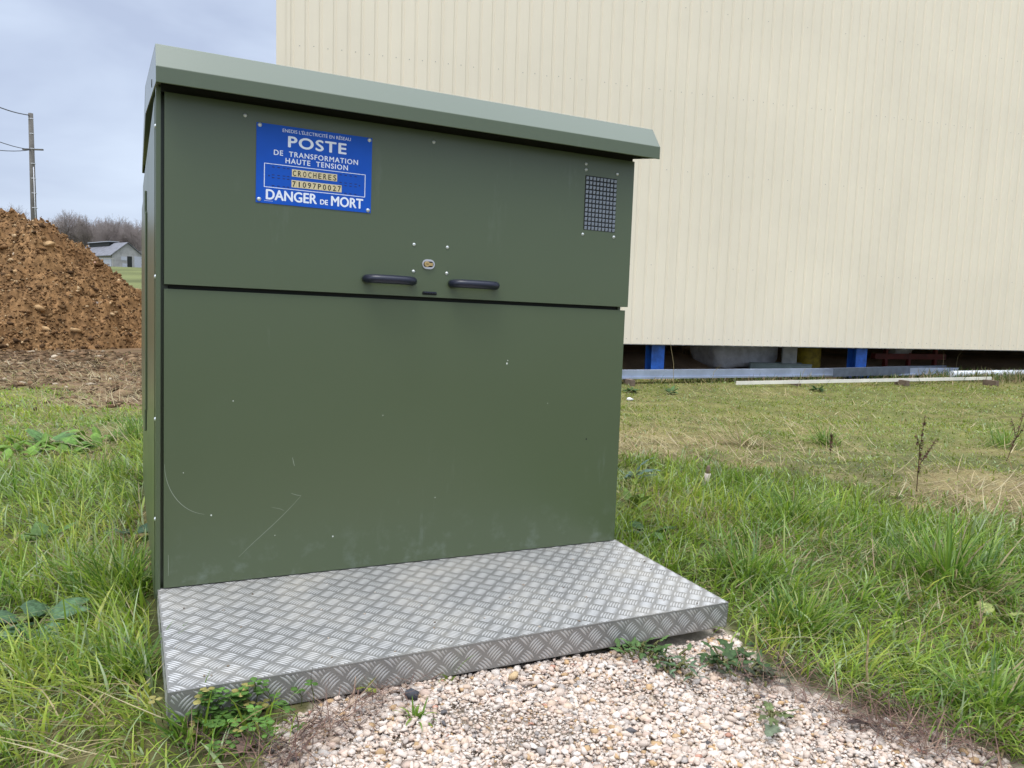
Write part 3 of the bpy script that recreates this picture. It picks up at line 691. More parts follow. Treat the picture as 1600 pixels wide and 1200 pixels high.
lo = [bm.verts.new((x, y, ZB)) for x, y in pr_]; hi = [bm.verts.new((x, y, ZT)) for x, y in pr_]
for k in range(len(pr_) - 1): bm.faces.new((lo[k], lo[k + 1], hi[k + 1], hi[k]))
nf = len(bm.faces)        # fixing screws, in rows, belong to the sheet
for z, st_, off in ((ZB + .10, .2, 0), (ZB + 1.35, .4, 0), (ZB + 2.95, .4, .2), (ZB + 4.25, .2, 0), (ZB + 5.6, .4, 0)):
    x = .115 + off
    while x < HLEN - .1:
        if random.random() < .85: disc_dome(bm, (x, -.013, z + random.uniform(-.01, .01)), .0075, .005, n=6)
        x += st_
bm.faces.ensure_lookup_table()
for f in bm.faces[nf:]: f.material_index = 1
fc = bm_obj('front_cladding', bm, [CREAMW, mat('weathered_screw', (.30, .28, .25), .6)], HALL)
bm = bmesh.new(); box(bm, -.01, .12, -.020, -.0145, ZB - .01, ZT); bm_obj('corner_flashing', bm, CREAMW, HALL)
bm = bmesh.new(); box(bm, -.012, HLEN, .002, .07, ZB - .012, ZB - .0005); bm_obj('base_trim', bm, DULLW, HALL)
for nm, a in (('side_cladding', (.11, .15, .24, HDEP, ZB, ZT)), ('side_cladding', (HLEN + .002, HLEN + .05, 0, HDEP, ZB, ZT)), ('rear_cladding', (.12, HLEN, HDEP + .002, HDEP + .05, ZB, ZT)), ('roof', (.1, HLEN + .2, -.02, HDEP + .2, ZT + .002, ZT + .1))):  # unseen gap under side and rear walls, added to let light in beneath
    bm = bmesh.new(); box(bm, *a); bm_obj(nm, bm, CREAMW if nm != 'roof' else DULLW, HALL)
def s_of(px, t, z=.1):          # where along the hall a picture column meets the line t behind the cladding
    d = ray(px, 565); A = np.array([[d[0], -dv[0]], [d[1], -dv[1]]]); k, s = np.linalg.solve(A, np.array([HX + nv[0] * t, HY + nv[1] * t])); return s
for px in (1023, 1339, 1655):
    s = s_of(px, .25); bm = bmesh.new(); hw = .125
    box(bm, s - hw, s + hw, .14, .152, -.15, ZT - .1); box(bm, s - hw, s + hw, .37, .382, -.15, ZT - .1); box(bm, s - .006, s + .006, .153, .369, -.15, ZT - .1)
    cl_ = bm_obj('column', bm, BLUECOL, HALL)
    bm = bmesh.new(); box(bm, s - .19, s + .19, .06, .46, -.02, .012)
    for bx_ in (-.155, .155):
        for by_ in (.095, .425): tube(bm, [(s + bx_, by_, .0125), (s + bx_, by_, .05)], .014, 6)
    bm_obj('base_plate', bm, BLUECOL, cl_)

def hobj(name, s, t, label, cat, group=None, rot=0.0):
    p = hp(s, t, 0); z = float(gz(p[0], p[1])); o = empty(name, (p[0], p[1], z), (0, 0, WA + rot)); tag(o, label, cat, group); return o
# things stored under the cladding
PLASTIC = mat('white_woven_plastic', (.50, .51, .55), .6, var=.22, vscale=7, bump=1.0, bscale=9)
def bulk_bag():
    s = s_of(1165, 1.3); o = hobj('bulk_bag', s, 1.5, 'white woven bulk bag lying under the hall cladding', 'bulk bag')
    bm = bmesh.new(); bmesh.ops.create_grid(bm, x_segments=1, y_segments=1, size=.01); bm.clear()
    box(bm, -.75, .55, -.35, .5, .0, .62); bmesh.ops.subdivide_edges(bm, edges=bm.edges, cuts=6, use_grid_fill=True)
    for v in bm.verts:
        c = v.co; k = 1 + .10 * math.sin(c.z * 5) - .12 * (c.z > .5); c.x *= k; c.y *= k
        c += Vector((math.sin(c.z * 17 + c.x * 9), math.sin(c.x * 13 + c.z * 7), math.sin(c.x * 8 + c.y * 11))) * .022
    bm_obj('sack', bm, PLASTIC, o, smooth=True)
    for x in (-.6, .4):
      bm = bmesh.new(); tube(bm, [(x, -.3, .60), (x + .03, -.26, .74), (x + .12, -.24, .78), (x + .2, -.26, .72), (x + .22, -.3, .60)], .016, 6)
      bm_obj('lifting_loop', bm, PLASTIC, o)
bulk_bag()
GREYG = mat('grey_green_paint', (.20, .26, .25), .5, var=.2, vscale=6)
def skid():
    s = s_of(1215, .9); o = hobj('steel_skid', s, .75, 'grey green steel frame with a post, half under the hall', 'steel frame', rot=-.35)
    bm = bmesh.new(); box(bm, -.62, .55, -.05, .05, .10, .22); box(bm, -.62, .55, -.075, .075, .221, .236); bevel_all(bm, .006, 1); bm_obj('front_beam', bm, GREYG, o)
    bm = bmesh.new(); box(bm, -.62, .55, .55, .65, .10, .22); bm_obj('rear_beam', bm, GREYG, o)
    for x in (-.5, .42):
        bm = bmesh.new(); box(bm, x, x + .1, .055, .545, .10, .20); bm_obj('cross_bar', bm, GREYG, o)
    for x in (-.55, .45):
        bm = bmesh.new(); box(bm, x - .05, x + .06, -.06, .06, -.03, .099); bm_obj('foot', bm, GREYG, o)
    bm = bmesh.new(); box(bm, .05, .30, .10, .14, .20, 1.0); box(bm, .02, .049, .08, .16, .20, 1.0); bm_obj('post', bm, mat('grey_post', (.34, .35, .34), .5, var=.2), o)
skid()
def drum(px, t, col, name, label, h=.55, r=.2, band=None):
    s = s_of(px, t); o = hobj('drum', s, t, label, 'drum', 'drums under the hall')
    m = mat(name, col, .45, var=.2, vscale=6)
    bm = bmesh.new(); P, Rr = [], []
    for z, rr in ((0, .97), (.012, 1), (h * .33, 1), (h * .34, 1.03), (h * .36, 1.03), (h * .37, 1), (h * .65, 1), (h * .66, 1.03), (h * .68, 1.03), (h * .69, 1), (h - .02, 1), (h - .015, 1.03), (h, 1.03)): P.append((0, 0, z)); Rr.append(r * rr)
    tube(bm, P, Rr, 24); bm_obj('barrel', bm, m, o)
    bm = bmesh.new(); tube(bm, [(.08, 0, h + .0005), (.08, 0, h + .025)], .03, 12); bm_obj('bung', bm, m, o)
    if band:
        bm = bmesh.new(); tube(bm, [(0, 0, .05), (0, 0, h * .62)], r * 1.035, 24, caps=False); bm_obj('label_band', bm, band, o)
drum(1262, 1.35, (.02, .14, .13), 'teal_paint', 'teal drum with a yellow band behind the grey post', .72, .24, mat('yellow_label', (.36, .27, .02), .6, var=.35, vscale=8))
drum(1100, 3.0, (.01, .16, .10), 'green_paint', 'dark green drum deep under the hall, left of the white bag', .6, .2)
def crate():
    s = s_of(1110, 2.1); o = hobj('crate', s, 2.6, 'open slatted wooden crate beside the white bulk bag', 'crate'); m = mat('old_wood', (.26, .18, .11), .8, var=.3, vscale=9)
    for i, z in enumerate((.12, .26, .40)):
        bm = bmesh.new(); box(bm, -.3, .3, -.2, -.185, z, z + .07); box(bm, -.3, .3, .185, .2, z, z + .07); box(bm, -.3, -.285, -.184, .184, z, z + .07); box(bm, .285, .3, -.184, .184, z, z + .07); bm_obj('slat_ring', bm, m, o)
    for x in (-.284, .244):
        
        for y in (-.184, .144): bm = bmesh.new(); box(bm, x, x + .04, y, y + .04, 0, .5); bm_obj('post', bm, m, o)
crate()
def machine():
    s = s_of(1420, 1.4); o = hobj('machine_frame', s, 1.5, 'dark red steel machine frame under the hall, right of the second blue column', 'machine frame', rot=.05)
    m = mat('dull_red_paint', (.16, .018, .012), .55, var=.3, vscale=5)
    bm = bmesh.new(); box(bm, -.9, 1.1, -.06, .06, .18, .30); bevel_all(bm, .005, 1); bm_obj('rail', bm, m, o)
    for x in (-.6, .05, .8):
        bm = bmesh.new(); box(bm, x, x + .07, -.04, .04, -.05, .179); box(bm, x, x + .07, -.04, .04, .301, .75); bm_obj('upright', bm, m, o)
    bm = bmesh.new(); tube(bm, [(-.35, .12, .42), (.1, .12, .42)], [.19, .19], 20); bm_obj('roller', bm, mat('pale_roller', (.5, .5, .54), .4), o)
machine()

# long sections lying on the ground before the hall
def ground_line(pa, pb, dz): return gp(*pa, 0) + Vector((0, 0, dz)), gp(*pb, 0) + Vector((0, 0, dz))
def along(name, a, b, label, cat, group=None):
    d = b - a; o = empty(name, a); X = d.normalized(); Zv = Vector((0, 0, 1)); Yv = Zv.cross(X).normalized(); Zv = X.cross(Yv)
    o.matrix_world = Matrix(((X.x, Yv.x, Zv.x, a.x), (X.y, Yv.y, Zv.y, a.y), (X.z, Yv.z, Zv.z, a.z), (0, 0, 0, 1))); tag(o, label, cat, group); return o, d.length
def one(bm, o, m, name):      # a thing of one mesh, placed like the given empty
    q = bm_obj(name, bm, m); q.matrix_world = o.matrix_world
    for k in list(o.keys()): q[k] = o[k]
    bpy.data.objects.remove(o); return q
GALV = mat('blue_grey_galvanised', (.36, .41, .52), .35, metal=.5, var=.15, vscale=3)
def profile():
    a, b = ground_line((955, 601), (1496, 592), .10); o, l = along('steel_profile', a, b, 'long blue grey folded steel profile lying before the hall', 'steel profile', 'long sections on the ground')
    bm = bmesh.new(); box(bm, -1.2, l, -.004, .0, .015, .125); box(bm, -1.2, l, .0005, .14, .121, .125); box(bm, -1.2, l, -.04, -.0045, .015, .019); box(bm, -1.2, l, -.044, -.0405, -.01, .019)
    one(bm, o, GALV, 'steel_profile')
    a, b = ground_line((1310, 600), (1488, 592), .10); o, l = along('steel_profile', a + Vector((0, .26, 0)), b + Vector((.0, .26, 0)), 'short darker steel profile lying behind the right end of the long blue grey one', 'steel profile', 'long sections on the ground')
    bm = bmesh.new(); box(bm, 0, l, -.004, 0, 0, .15); box(bm, 0, l, .0005, .1, .146, .15); one(bm, o, mat('dark_galvanised', (.10, .12, .16), .4, metal=.4, var=.2), 'steel_profile')
    a, b = ground_line((1150, 607), (1548, 598), .06); o, l = along('white_plank', a, b, 'long white board lying on edge in front of the steel profiles', 'board', 'long sections on the ground')
    bm = bmesh.new(); box(bm, 0, l, -.012, .012, 0, .055); bevel_all(bm, .003, 1); one(bm, o, mat('white_board', (.74, .70, .60), .6, var=.12, vscale=2), 'white_plank')
    a, b = ground_line((1486, 594), (1680, 590), .12); o, l = along('pipe', a, b, 'white plastic pipe lying at the right end of the steel profiles', 'pipe', 'long sections on the ground')
    bm = bmesh.new(); tube(bm, [(0, 0, 0), (l, 0, 0)], .065, 16); one(bm, o, mat('white_pvc', (.66, .68, .70), .4, var=.05), 'pipe')
    for i, px in enumerate((990, 1250, 1420, 1560)):
        p = gp(px, 604); bm = bmesh.new(); box(bm, -.04, .04, .03, .30, -.05, .098 if i != 1 else .09); q = bm_obj('timber_bearer', bm, mat('damp_timber', (.14, .10, .07), .85, var=.3, vscale=9)); q.location = p; q.rotation_euler = (0, 0, WA)
        tag(q, ('short timber bearer under the left end of the steel profile', 'timber bearer under the profile below the grey post', 'timber bearer under the profile right of the second blue column', 'timber bearer carrying the white pipe')[i], 'timber', 'bearers under the sections')
profile()

# ------------------------------------------------------------------ earth heap
def heap_h(x, y):
    d = np.hypot(np.maximum(0, x + 11.75), y - 18.7)
    h = 3.3 - .80 * (np.sqrt(d * d + .12)) + .10 * np.sin(x * 1.7) + .3 * (fbm(x, y, .6, 3, 90) - .5)
    h = np.maximum(h, -.25)
    amp = sst((h + .28) / .4)
    h = h + amp * ((fbm(x, y, .8, 3, 91) - .5) * .5 + (fbm(x, y, 2.6, 3, 92) - .5) * .34 + (np.abs(fbm(x, y, 4.5, 4, 93, .7) - .5)) * .75 - .08)
    return h
EARTH = mat('ochre_clay', (.3, .17, .07), .95, attr=True, var=.35, vscale=11, bump=1.0, bscale=16, spec=.1, detail=8.0)
def heap_cols(n, r): return pick([(.195, .110, .050), (.150, .082, .037), (.250, .150, .070), (.37, .26, .145), (.100, .058, .030)], [8, 7, 5, 2.6, 4], n, r, .22)
def build_heap():
    gx = np.arange(-22, -6.5, .045); gy = np.arange(14.0, 23.6, .045); X, Y = np.meshgrid(gx, gy); Hh = heap_h(X, Y); Z = Hh + gz(X, Y)
    V = np.stack([X, Y, Z], -1).reshape(-1, 3); i = np.arange(len(V)).reshape(X.shape); Q = np.stack([i[:-1, :-1], i[:-1, 1:], i[1:, 1:], i[1:, :-1]], -1)
    keep = (Hh[:-1, :-1] > -.2) | (Hh[1:, 1:] > -.2); Q = Q[keep]
    n1 = fbm(V[:, 0], V[:, 1], 1.2, 4, 95)[:, None]; n2 = fbm(V[:, 0], V[:, 1] , 9, 4, 96, .75)[:, None]
    c = np.array([.125, .066, .029]) * (1 - n1) * 1.0 + np.array([.26, .150, .066]) * n1 * .9; c = c * (.25 + 1.5 * n2)
    me = np_mesh('earth_heap', V, Q.reshape(-1, 4), col=np.clip(c, .01, 1), smooth=True)
    o = tag(link('earth_heap', me, EARTH), 'tall heap of brown clay soil and stones left of the cabinet', 'earth heap')
    r = np.random.default_rng(8); n = 70000
    x = r.uniform(-17.5, -7.5, n); y = 13.8 + r.random(n) ** 1.3 * 7; hh = heap_h(x, y); ok = hh > -.05; x, y, hh = x[ok], y[ok], hh[ok]; n = len(x)
    size = np.clip(r.lognormal(math.log(.0145), .62, n), .006, .075)
    V, F, C = rocks(np.stack([x, y, hh + gz(x, y) + size * .2], 1), size, heap_cols(n, r), flat=(.55, 1.0), rough=.5, seed=9)
    me = np_mesh('clods', V, tris=F, col=C); tag(link('clods', me, EARTH), 'loose clods of clay covering the earth heap', 'clods', kind='stuff')
    # bigger pale stones, each its own
    P = {(21, 397): ('round pale stone half way up the left of the heap', .10), (77, 382): ('broad ochre block near the top of the heap', .19), (60, 482): ('squat ochre boulder low on the heap', .20), (118, 516): ('brown boulder at the foot of the heap', .17), (72, 515): ('ochre lump beside the foot of the heap', .15), (152, 475): ('grey flat stone on the right flank of the heap', .13), (25, 425): ('flat buff slab on the left of the heap', .15), (148, 412): ('pinkish stone high on the right slope of the heap', .09)}
    for k, ((px, py), (lab, sz)) in enumerate(P.items()):
        d = ray(px, py); best = None
        for t in np.arange(13, 26, .03):
            x, y, z = d[0] * t, d[1] * t, H + d[2] * t
            if z < float(heap_h(x, y)) + float(gz(x, y)): best = (x, y, z); break
        if best is None: continue
        col = {0: (.50, .40, .28), 5: (.30, .25, .21), 7: (.42, .26, .19)}.get(k, (.37, .24, .12))
        V, F, C = rocks(np.array([[0, 0, 0]]), np.array([sz * .72]), np.array([col]), flat=(.6, .8), rough=.3, seed=60 + k)
        o = link('stone', np_mesh('stone', V, tris=F, col=C), EARTH); o.location = best; tag(o, lab, 'stone', 'pale stones on the earth heap')
    # churned lumps on the bare ground before it
    xf = r.uniform(-15, -5.5, 9000); yf = r.uniform(11.5, 15.6, 9000)
    n = 9500; x = r.uniform(-12, -1.5, n); y = r.uniform(6.3, 15, n); x, y = np.concatenate([x, xf]), np.concatenate([y, yf]); n = len(x); m = mud_amt(x, y); ok = (r.random(n) < m) & ~occupied(x, y) & (heap_h(x, y) < .15); x, y = x[ok], y[ok]; n = len(x)
    size = np.clip(r.lognormal(math.log(.022), .6, n), .008, .11)
    V, F, C = rocks(np.stack([x, y, gz(x, y) + size * .1], 1), size, pick([(.16, .10, .055), (.11, .07, .04), (.22, .15, .085), (.08, .055, .03), (.34, .28, .20)], [5, 4, 3, 3, .5], n, r, .2), flat=(.3, .7), seed=12)
    me = np_mesh('mud_lumps', V, tris=F, col=C); tag(link('mud_lumps', me, EARTH), 'churned brown soil lumps between the grass and the heap', 'soil lumps', kind='stuff')
build_heap()

# ------------------------------------------------------------------ far field: trees, barn, pole, wires
BARK = mat('grey_brown_bark', (.115, .095, .080), .9, var=.25, vscale=2)
TWIG = mat('winter_twigs', (.25, .21, .19), .9)
def make_tree(seed, Ht, spread):
    r = random.Random(seed); TV, TF, CV, CF = [], [], [], []
    def seg(Vl, Fl, a, b, r0, r1, n=4):
        d = (b - a).normalized(); u = d.orthogonal().normalized(); s = d.cross(u); k = len(Vl)
        for p, rr in ((a, r0), (b, r1)):
            for j in range(n): an = 2 * math.pi * j / n; Vl.append(p + (u * math.cos(an) + s * math.sin(an)) * rr)
        for j in range(n): Fl.append((k + j, k + (j + 1) % n, k + n + (j + 1) % n, k + n + j))
    def grow(p, d, ln, rad, lev):
        nsub = 3 if lev < 4 else 2; q = p
        for i in range(nsub):
            d = (d + Vector((r.uniform(-.2, .2), r.uniform(-.2, .2), r.uniform(-.05, .16)))).normalized(); e = q + d * ln / nsub
            r1 = rad * (1 - .35 * (i + 1) / nsub)
            seg(TV if lev < 2 else CV, TF if lev < 2 else CF, q, e, max(.009, rad * (1 - .35 * i / nsub)), max(.008, r1), 6 if lev == 0 else (4 if lev < 3 else 3)); q = e
            if lev < 5 and (lev > 0 or i > 0):
                for _ in range(2 if lev < 3 else r.choice((1, 1, 2))):
                    a = r.uniform(0, 6.283); el = r.uniform(.35, .95); side = d.orthogonal().normalized(); side.rotate(Matrix.Rotation(a, 3, d).to_quaternion())
                    nd = (d * math.cos(el) + side * math.sin(el) * spread).normalized(); grow(q, nd, ln * r.uniform(.5, .72), r1 * .55, lev + 1)
        if lev < 5: grow(q, d, ln * .6, rad * .6, lev + 1)
    grow(Vector((0, 0, -.3)), Vector((0, 0, 1)), Ht * .40, Ht * .020, 0)
    o = empty('bare_tree'); mt = bpy.data.meshes.new('trunk'); mt.from_pydata(TV, [], TF); mc = bpy.data.meshes.new('crown'); mc.from_pydata(CV, [], CF)
    zm = max(v.z for v in CV); k = Ht / zm
    for m_ in (mt, mc): m_.transform(Matrix.Scale(k, 4))
    link('trunk', mt, BARK, o); link('crown', mc, TWIG, o); return o
def build_trees():
    protos = [make_tree(21 + k, (11, 9.5, 12, 10)[k], (1.0, .85, 1.15, .95)[k]) for k in range(4)]
    looks = ['slender', 'broad', 'forked', 'dense', 'thin', 'tall', 'low']
    tr = random.Random(3)
    spots = [(-105, 333, 168), (-62, 338, 176), (-25, 320, 186), (12, 316, 190), (36, 330, 182), (70, 340, 170), (98, 326, 160), (112, 331, 166), (130, 335, 158), (146, 342, 163), (160, 341, 155), (176, 340, 160), (190, 346, 155), (203, 347, 159), (217, 350, 154)]
    spots += [(x + tr.uniform(-3, 3), tr.uniform(334, 352), tr.uniform(158, 190)) for x in (62, 80, 90, 105, 121, 138, 153, 168, 183, 196, 210, 224, 84, 127, 172, 206)]
    spots += [(233, 352, 160), (252, 350, 158), (275, 346, 163), (300, 340, 158), (330, 345, 165), (365, 342, 160), (400, 348, 166)]
    labs = {70: 'bare tree just right of the utility pole, behind the heap', 98: 'tallest bare tree left of the barn, on the skyline', 112: 'bare tree between the tallest tree and the barn ridge', 130: 'bare forked tree behind the left end of the barn roof', 146: 'bare tree rising behind the middle of the barn roof', 160: 'bare tree behind the raised strip of the barn roof', 176: 'bare tree behind the barn ridge', 190: 'bare tree straight above the barn gable', 203: 'bare bushy tree just right of the barn gable peak', 217: 'bare tree above the right edge of the barn', 12: 'pale far bare tree showing over the heap left of the pole', 36: 'thin far bare tree close left of the utility pole'}
    used = set()
    for k, (px, py, Y) in enumerate(spots):
        i = k % 4; pt = protos[i]; top = dist_pt(px, py, Y); z0 = float(gz(top.x, Y)); hh = top.z - z0; base = (11, 9.5, 12, 10)[i]
        if i not in used: o = pt; used.add(i)
        else:
            o = pt.copy(); COL.objects.link(o)
            for c in list(pt.children): d = c.copy(); COL.objects.link(d); d.parent = o
        o.location = (top.x, Y, z0); s = hh / base; o.scale = (s * .95, s * .95, s); o.rotation_euler = (0, 0, k * 1.9)
        tag(o, labs.get(px, 'bare grey brown winter tree among the close standing trees of the far wood'), 'tree', 'bare trees of the far wood')
    # thicket under the trees
    r = np.random.default_rng(4); n = 11000; x = r.uniform(-185, -20, n); y = r.uniform(150, 172, n); h = r.uniform(1.0, 4.5, n) * (.6 + .8 * fbm(x, y, .08, 2, 7))
    c = pick([(.16, .125, .105), (.19, .155, .13), (.12, .10, .08), (.20, .145, .12)], [3, 3, 2, 2], n, r)
    V, q, t, C = blades(x, y, h, r.uniform(.03, .09, n), np.abs(r.normal(.15, .15, n)), r.normal(.2, .3, n), r.uniform(0, 6.28, n), c, z=gz(x, y) - .1)
    tag(link('thicket', np_mesh('thicket', V, q, t, col=C), mat('thicket_stems', (.12, .1, .08), .9, attr=True)), 'brown leafless thicket along the foot of the far wood', 'thicket', kind='stuff')
build_trees()

def build_barn():
    Y = 138.0; base = dist_pt(218, 424, Y); z0 = float(gz(base.x, Y))
    k = Y / FPX; Wd, Ht, Le = 5.0, 4.45, 15.0; ev = 2.35
    # gable end faces the camera, long side runs away to the left
    gl = dist_pt(175.5, 423, Y)
    Wd, Le, apx = 5.3, 19.0, 2.65
    o = empty('barn', (gl.x, Y, float(gz(gl.x, Y)) - .25), (0, 0, R_(47)))
    tag(o, 'small weathered grey barn with a dark doorway beyond the field', 'barn')
    BW = mat('weathered_boards', (.30, .29, .28), .9, var=.18, vscale=1.2); RT = mat('grey_tiles', (.15, .15, .165), .85, var=.25, vscale=1.5); BLK = DARK
    PW = mat('pale_sheet', (.38, .39, .43), .7, var=.1)
    bm = bmesh.new()
    def prism(pts, y0, y1):
        a = [bm.verts.new((p[0], y0, p[1])) for p in pts]; b = [bm.verts.new((p[0], y1, p[1])) for p in pts]; n = len(pts)
        bm.faces.new(a); bm.faces.new(b[::-1])
        for j in range(n): bm.faces.new((a[j], b[j], b[(j + 1) % n], a[(j + 1) % n]))
    prism([(0, 0), (Wd, 0), (Wd, ev), (apx, Ht), (0, ev)], 0, Le); bmesh.ops.recalc_face_normals(bm, faces=bm.faces); bm_obj('wall', bm, BW, o)
    bm = bmesh.new()
    def slab(a, b, c, d, th=.12):
        u = [bm.verts.new(p) for p in (a, b, c, d)]; v = [bm.verts.new((p[0], p[1], p[2] - th)) for p in (a, b, c, d)]
        bm.faces.new(u); bm.faces.new(v[::-1])
        for j in range(4): bm.faces.new((u[j], v[j], v[(j + 1) % 4], u[(j + 1) % 4]))
    slab((-.35, -.25, ev - .12), (apx, -.25, Ht + .22), (apx, Le + .2, Ht + .22), (-.35, Le + .2, ev - .12))
    slab((apx + .01, -.25, Ht + .22), (Wd + .3, -.25, ev - .1), (Wd + .3, Le + .2, ev - .1), (apx + .01, Le + .2, Ht + .22))
    rf = bm_obj('roof', bm, RT, o)
    bm = bmesh.new(); box(bm, apx - .75, apx + .75, 6.5, 16.5, Ht - .3, Ht + .42); m1 = bm_obj('roof_monitor', bm, DARK, rf)
    bm = bmesh.new(); box(bm, apx - .95, apx + .95, 6.2, 16.8, Ht + .43, Ht + .55); bm_obj('monitor_roof', bm, PW, rf)
    bm = bmesh.new(); box(bm, 2.55, 3.35, -.03, -.004, .15, 2.2); bm_obj('doorway', bm, BLK, o)
    for a in ((1.5, 2.5, 1.45, 2.1), (1.7, 2.5, .2, .9), (3.75, Wd - .02, .05, ev - .1)):
        bm = bmesh.new(); box(bm, a[0], a[1], -.04, -.004, a[2], a[3]); bm_obj('pale_panel', bm, PW, o)
    bm = bmesh.new(); box(bm, -.04, -.004, .3, 6, .3, 1.6); bm_obj('pale_panel', bm, PW, o)
    # rail fence in front
    fo = empty('rail_fence', (gl.x - 2.5, Y - 4, float(gz(gl.x, Y - 4)))); tag(fo, 'thin wooden rail fence in front of the barn', 'fence'); wd = mat('grey_rail', (.30, .29, .27), .9)
    bm = bmesh.new(); box(bm, -3.5, 5.0, -.05, .05, 1.25, 1.4); bm_obj('rail', bm, wd, fo)
    for x in (-3.2, -.6, 1.6, 2.9, 4.6): bm = bmesh.new(); box(bm, x, x + .12, -.05, .05, -.2, 1.249); bm_obj('post', bm, wd, fo)
build_barn()

def build_pole():
    Y = 45.0; p = dist_pt(50, 300, Y); top = dist_pt(46.5, 177, Y); z0 = float(gz(p.x, Y)); o = empty('utility_pole', (p.x + .05, Y, z0)); tag(o, 'grey utility pole with pale rungs standing behind the earth heap', 'utility pole')
    hh = top.z - z0; m = mat('grey_concrete', (.115, .105, .09), .85, var=.2, vscale=2)
    bm = bmesh.new(); dx = top.x - p.x; tube(bm, [(.12, 0, -.3), (dx * .5, 0, hh * .5), (dx, 0, hh)], [.19, .155, .125], 10); sh = bm_obj('shaft', bm, m, o)
    wm = mat('pale_clip', (.6, .6, .62), .5)
    for i in range(9):
        f = .35 + .62 * i / 8; bm = bmesh.new(); x = dx * f + .12 * (1 - f); tube(bm, [(x, 0, hh * f), (x, 0, hh * f + .035)], .19 - .06 * f, 10); bm_obj('rung', bm, wm, o)
    bm = bmesh.new(); tube(bm, [(.30 - .12, -.12, hh * .30), (.16, -.14, hh * .72)], .02, 6); bm_obj('conduit', bm, wm, o)
    za = dist_pt(50, 233.5, Y).z - z0; bm = bmesh.new(); box(bm, -.5, .65, -.05, .05, za - .04, za + .04); bm_obj('crossarm', bm, m, o)
    wmat = mat('dark_cable', (.05, .05, .06), .5)
    for k, (a, px, py, lab) in enumerate((((46, 180), 0, 168, 'upper cable running left from the top of the pole'), ((49, 234), 0, 222, 'middle cable rising left from the crossarm of the pole'), ((49, 234), 0, 235, 'lower cable running level left from the crossarm of the pole'))):
        A = dist_pt(*a, Y); Bp = dist_pt(px, py, Y - 4); d = Bp - A; pts = [A + d * t + Vector((0, 0, -.05 * math.sin(min(1, t) * math.pi))) for t in np.linspace(0, 1, 6)]
        pts += [A + d * t + Vector((0, 0, .25 * (t - 1) ** 2)) for t in (2, 3.5, 5)]
        bm = bmesh.new(); tube(bm, pts, .022 if k else .03, 5); tag(bm_obj('overhead_cable', bm, wmat), lab, 'cable', 'overhead cables')
build_pole()

# ------------------------------------------------------------------ weeds and plants near the camera
LEAFM = mat('weed_leaf', (.06, .12, .04), .5, attr=True, var=.35, vscale=55, transl=.25, spec=.18, bump=.5, bscale=70)
class PM:                                             # a growing list of leaf faces
    def __init__(s): s.V = []; s.F = []; s.C = []
    def leaf(s, p, azi, elev, ln, wd, col, droop=.6, fold=.25, wave=.0, shape=1.0, nu=7, roll=0.0):
        p = Vector(p); k = len(s.V); d = 0.0; q = p.copy(); a = Vector((math.cos(azi), math.sin(azi), 0)); side = Vector((-math.sin(azi), math.cos(azi), 0))
        for i in range(nu + 1):
            t = i / nu; e = elev - droop * t; T = a * math.cos(e) + Vector((0, 0, math.sin(e))); Nn = side.cross(T).normalized() * -1
            if i: q = q + T * ln / nu
            w_ = wd * .5 * max(0.02, math.sin(math.pi * min(1, (t * .94 + .05)) ** shape)) * (1 + wave * math.sin(i * 2.4))
            sd = side * math.cos(roll) + Nn * math.sin(roll)
            for j, f in enumerate((-1, 0, 1)):
                s.V.append(q + sd * w_ * f + Nn * (abs(f) * fold * w_ * -1 + wave * .25 * w_ * math.sin(i * 3.1 + j * 2)))
                cc = np.array(col) * (1.25 if f == 0 else 1.0); s.C.append(cc)
        for i in range(nu):
            for j in range(2): b = k + i * 3 + j; s.F.append((b, b + 1, b + 4, b + 3))
    def stem(s, pts, r0, r1, col, n=4):
        pts = [Vector(p) for p in pts]; k = len(s.V)
        for i, p in enumerate(pts):
            d = (pts[min(i + 1, len(pts) - 1)] - pts[max(0, i - 1)]).normalized(); u = d.orthogonal().normalized(); v = d.cross(u); rr = r0 + (r1 - r0) * i / (len(pts) - 1)
            for j in range(n): an = 6.2832 * j / n; s.V.append(p + (u * math.cos(an) + v * math.sin(an)) * rr); s.C.append(np.array(col))
        for i in range(len(pts) - 1):
            for j in range(n): s.F.append((k + i * n + j, k + i * n + (j + 1) % n, k + (i + 1) * n + (j + 1) % n, k + (i + 1) * n + j))
    def obj(s, name, parent=None, m=None, smooth=True):
        if not s.F: return None
        return link(name, np_mesh(name, np.array([v[:] for v in s.V]), np.array(s.F), col=np.array(s.C), smooth=smooth), m or LEAFM, parent)
def broadleaf(px, py, label, n, ln, wd, col, elev=.7, seed=1, group='broad leaved weeds in the grass', name='broadleaf_weed', cat='weed', wave=.12, fold=.22, droop=1.0, spread=0.0):
    r = random.Random(seed); p = gp(px, py); o = empty(name, p); tag(o, label, cat, group); S1, S2 = PM(), PM()
    for i in range(n):
        a = i * 2.4 + r.uniform(-.5, .5); e = r.uniform(elev * .6, elev * 1.35); l = ln * r.uniform(.65, 1.15); st = l * .45
        b = Vector((math.cos(a) * math.cos(e), math.sin(a) * math.cos(e), math.sin(e))) * st
        off = Vector((r.gauss(0, spread), r.gauss(0, spread), 0)); b = b + off
        S2.stem([off * .8, b * .5 + off * .45 + Vector((0, 0, .01)), b], .0035, .002, (.16, .16, .06))
        S1.leaf(b, a, e, l, wd * r.uniform(.7, 1.15), np.array(col) * r.uniform(.75, 1.25), droop=droop * r.uniform(.6, 1.3), wave=wave, fold=fold, shape=.8, roll=r.uniform(-.4, .4))
    S1.obj('leaves', o); S2.obj('stems', o); return o
DOCK = (.085, .15, .075)
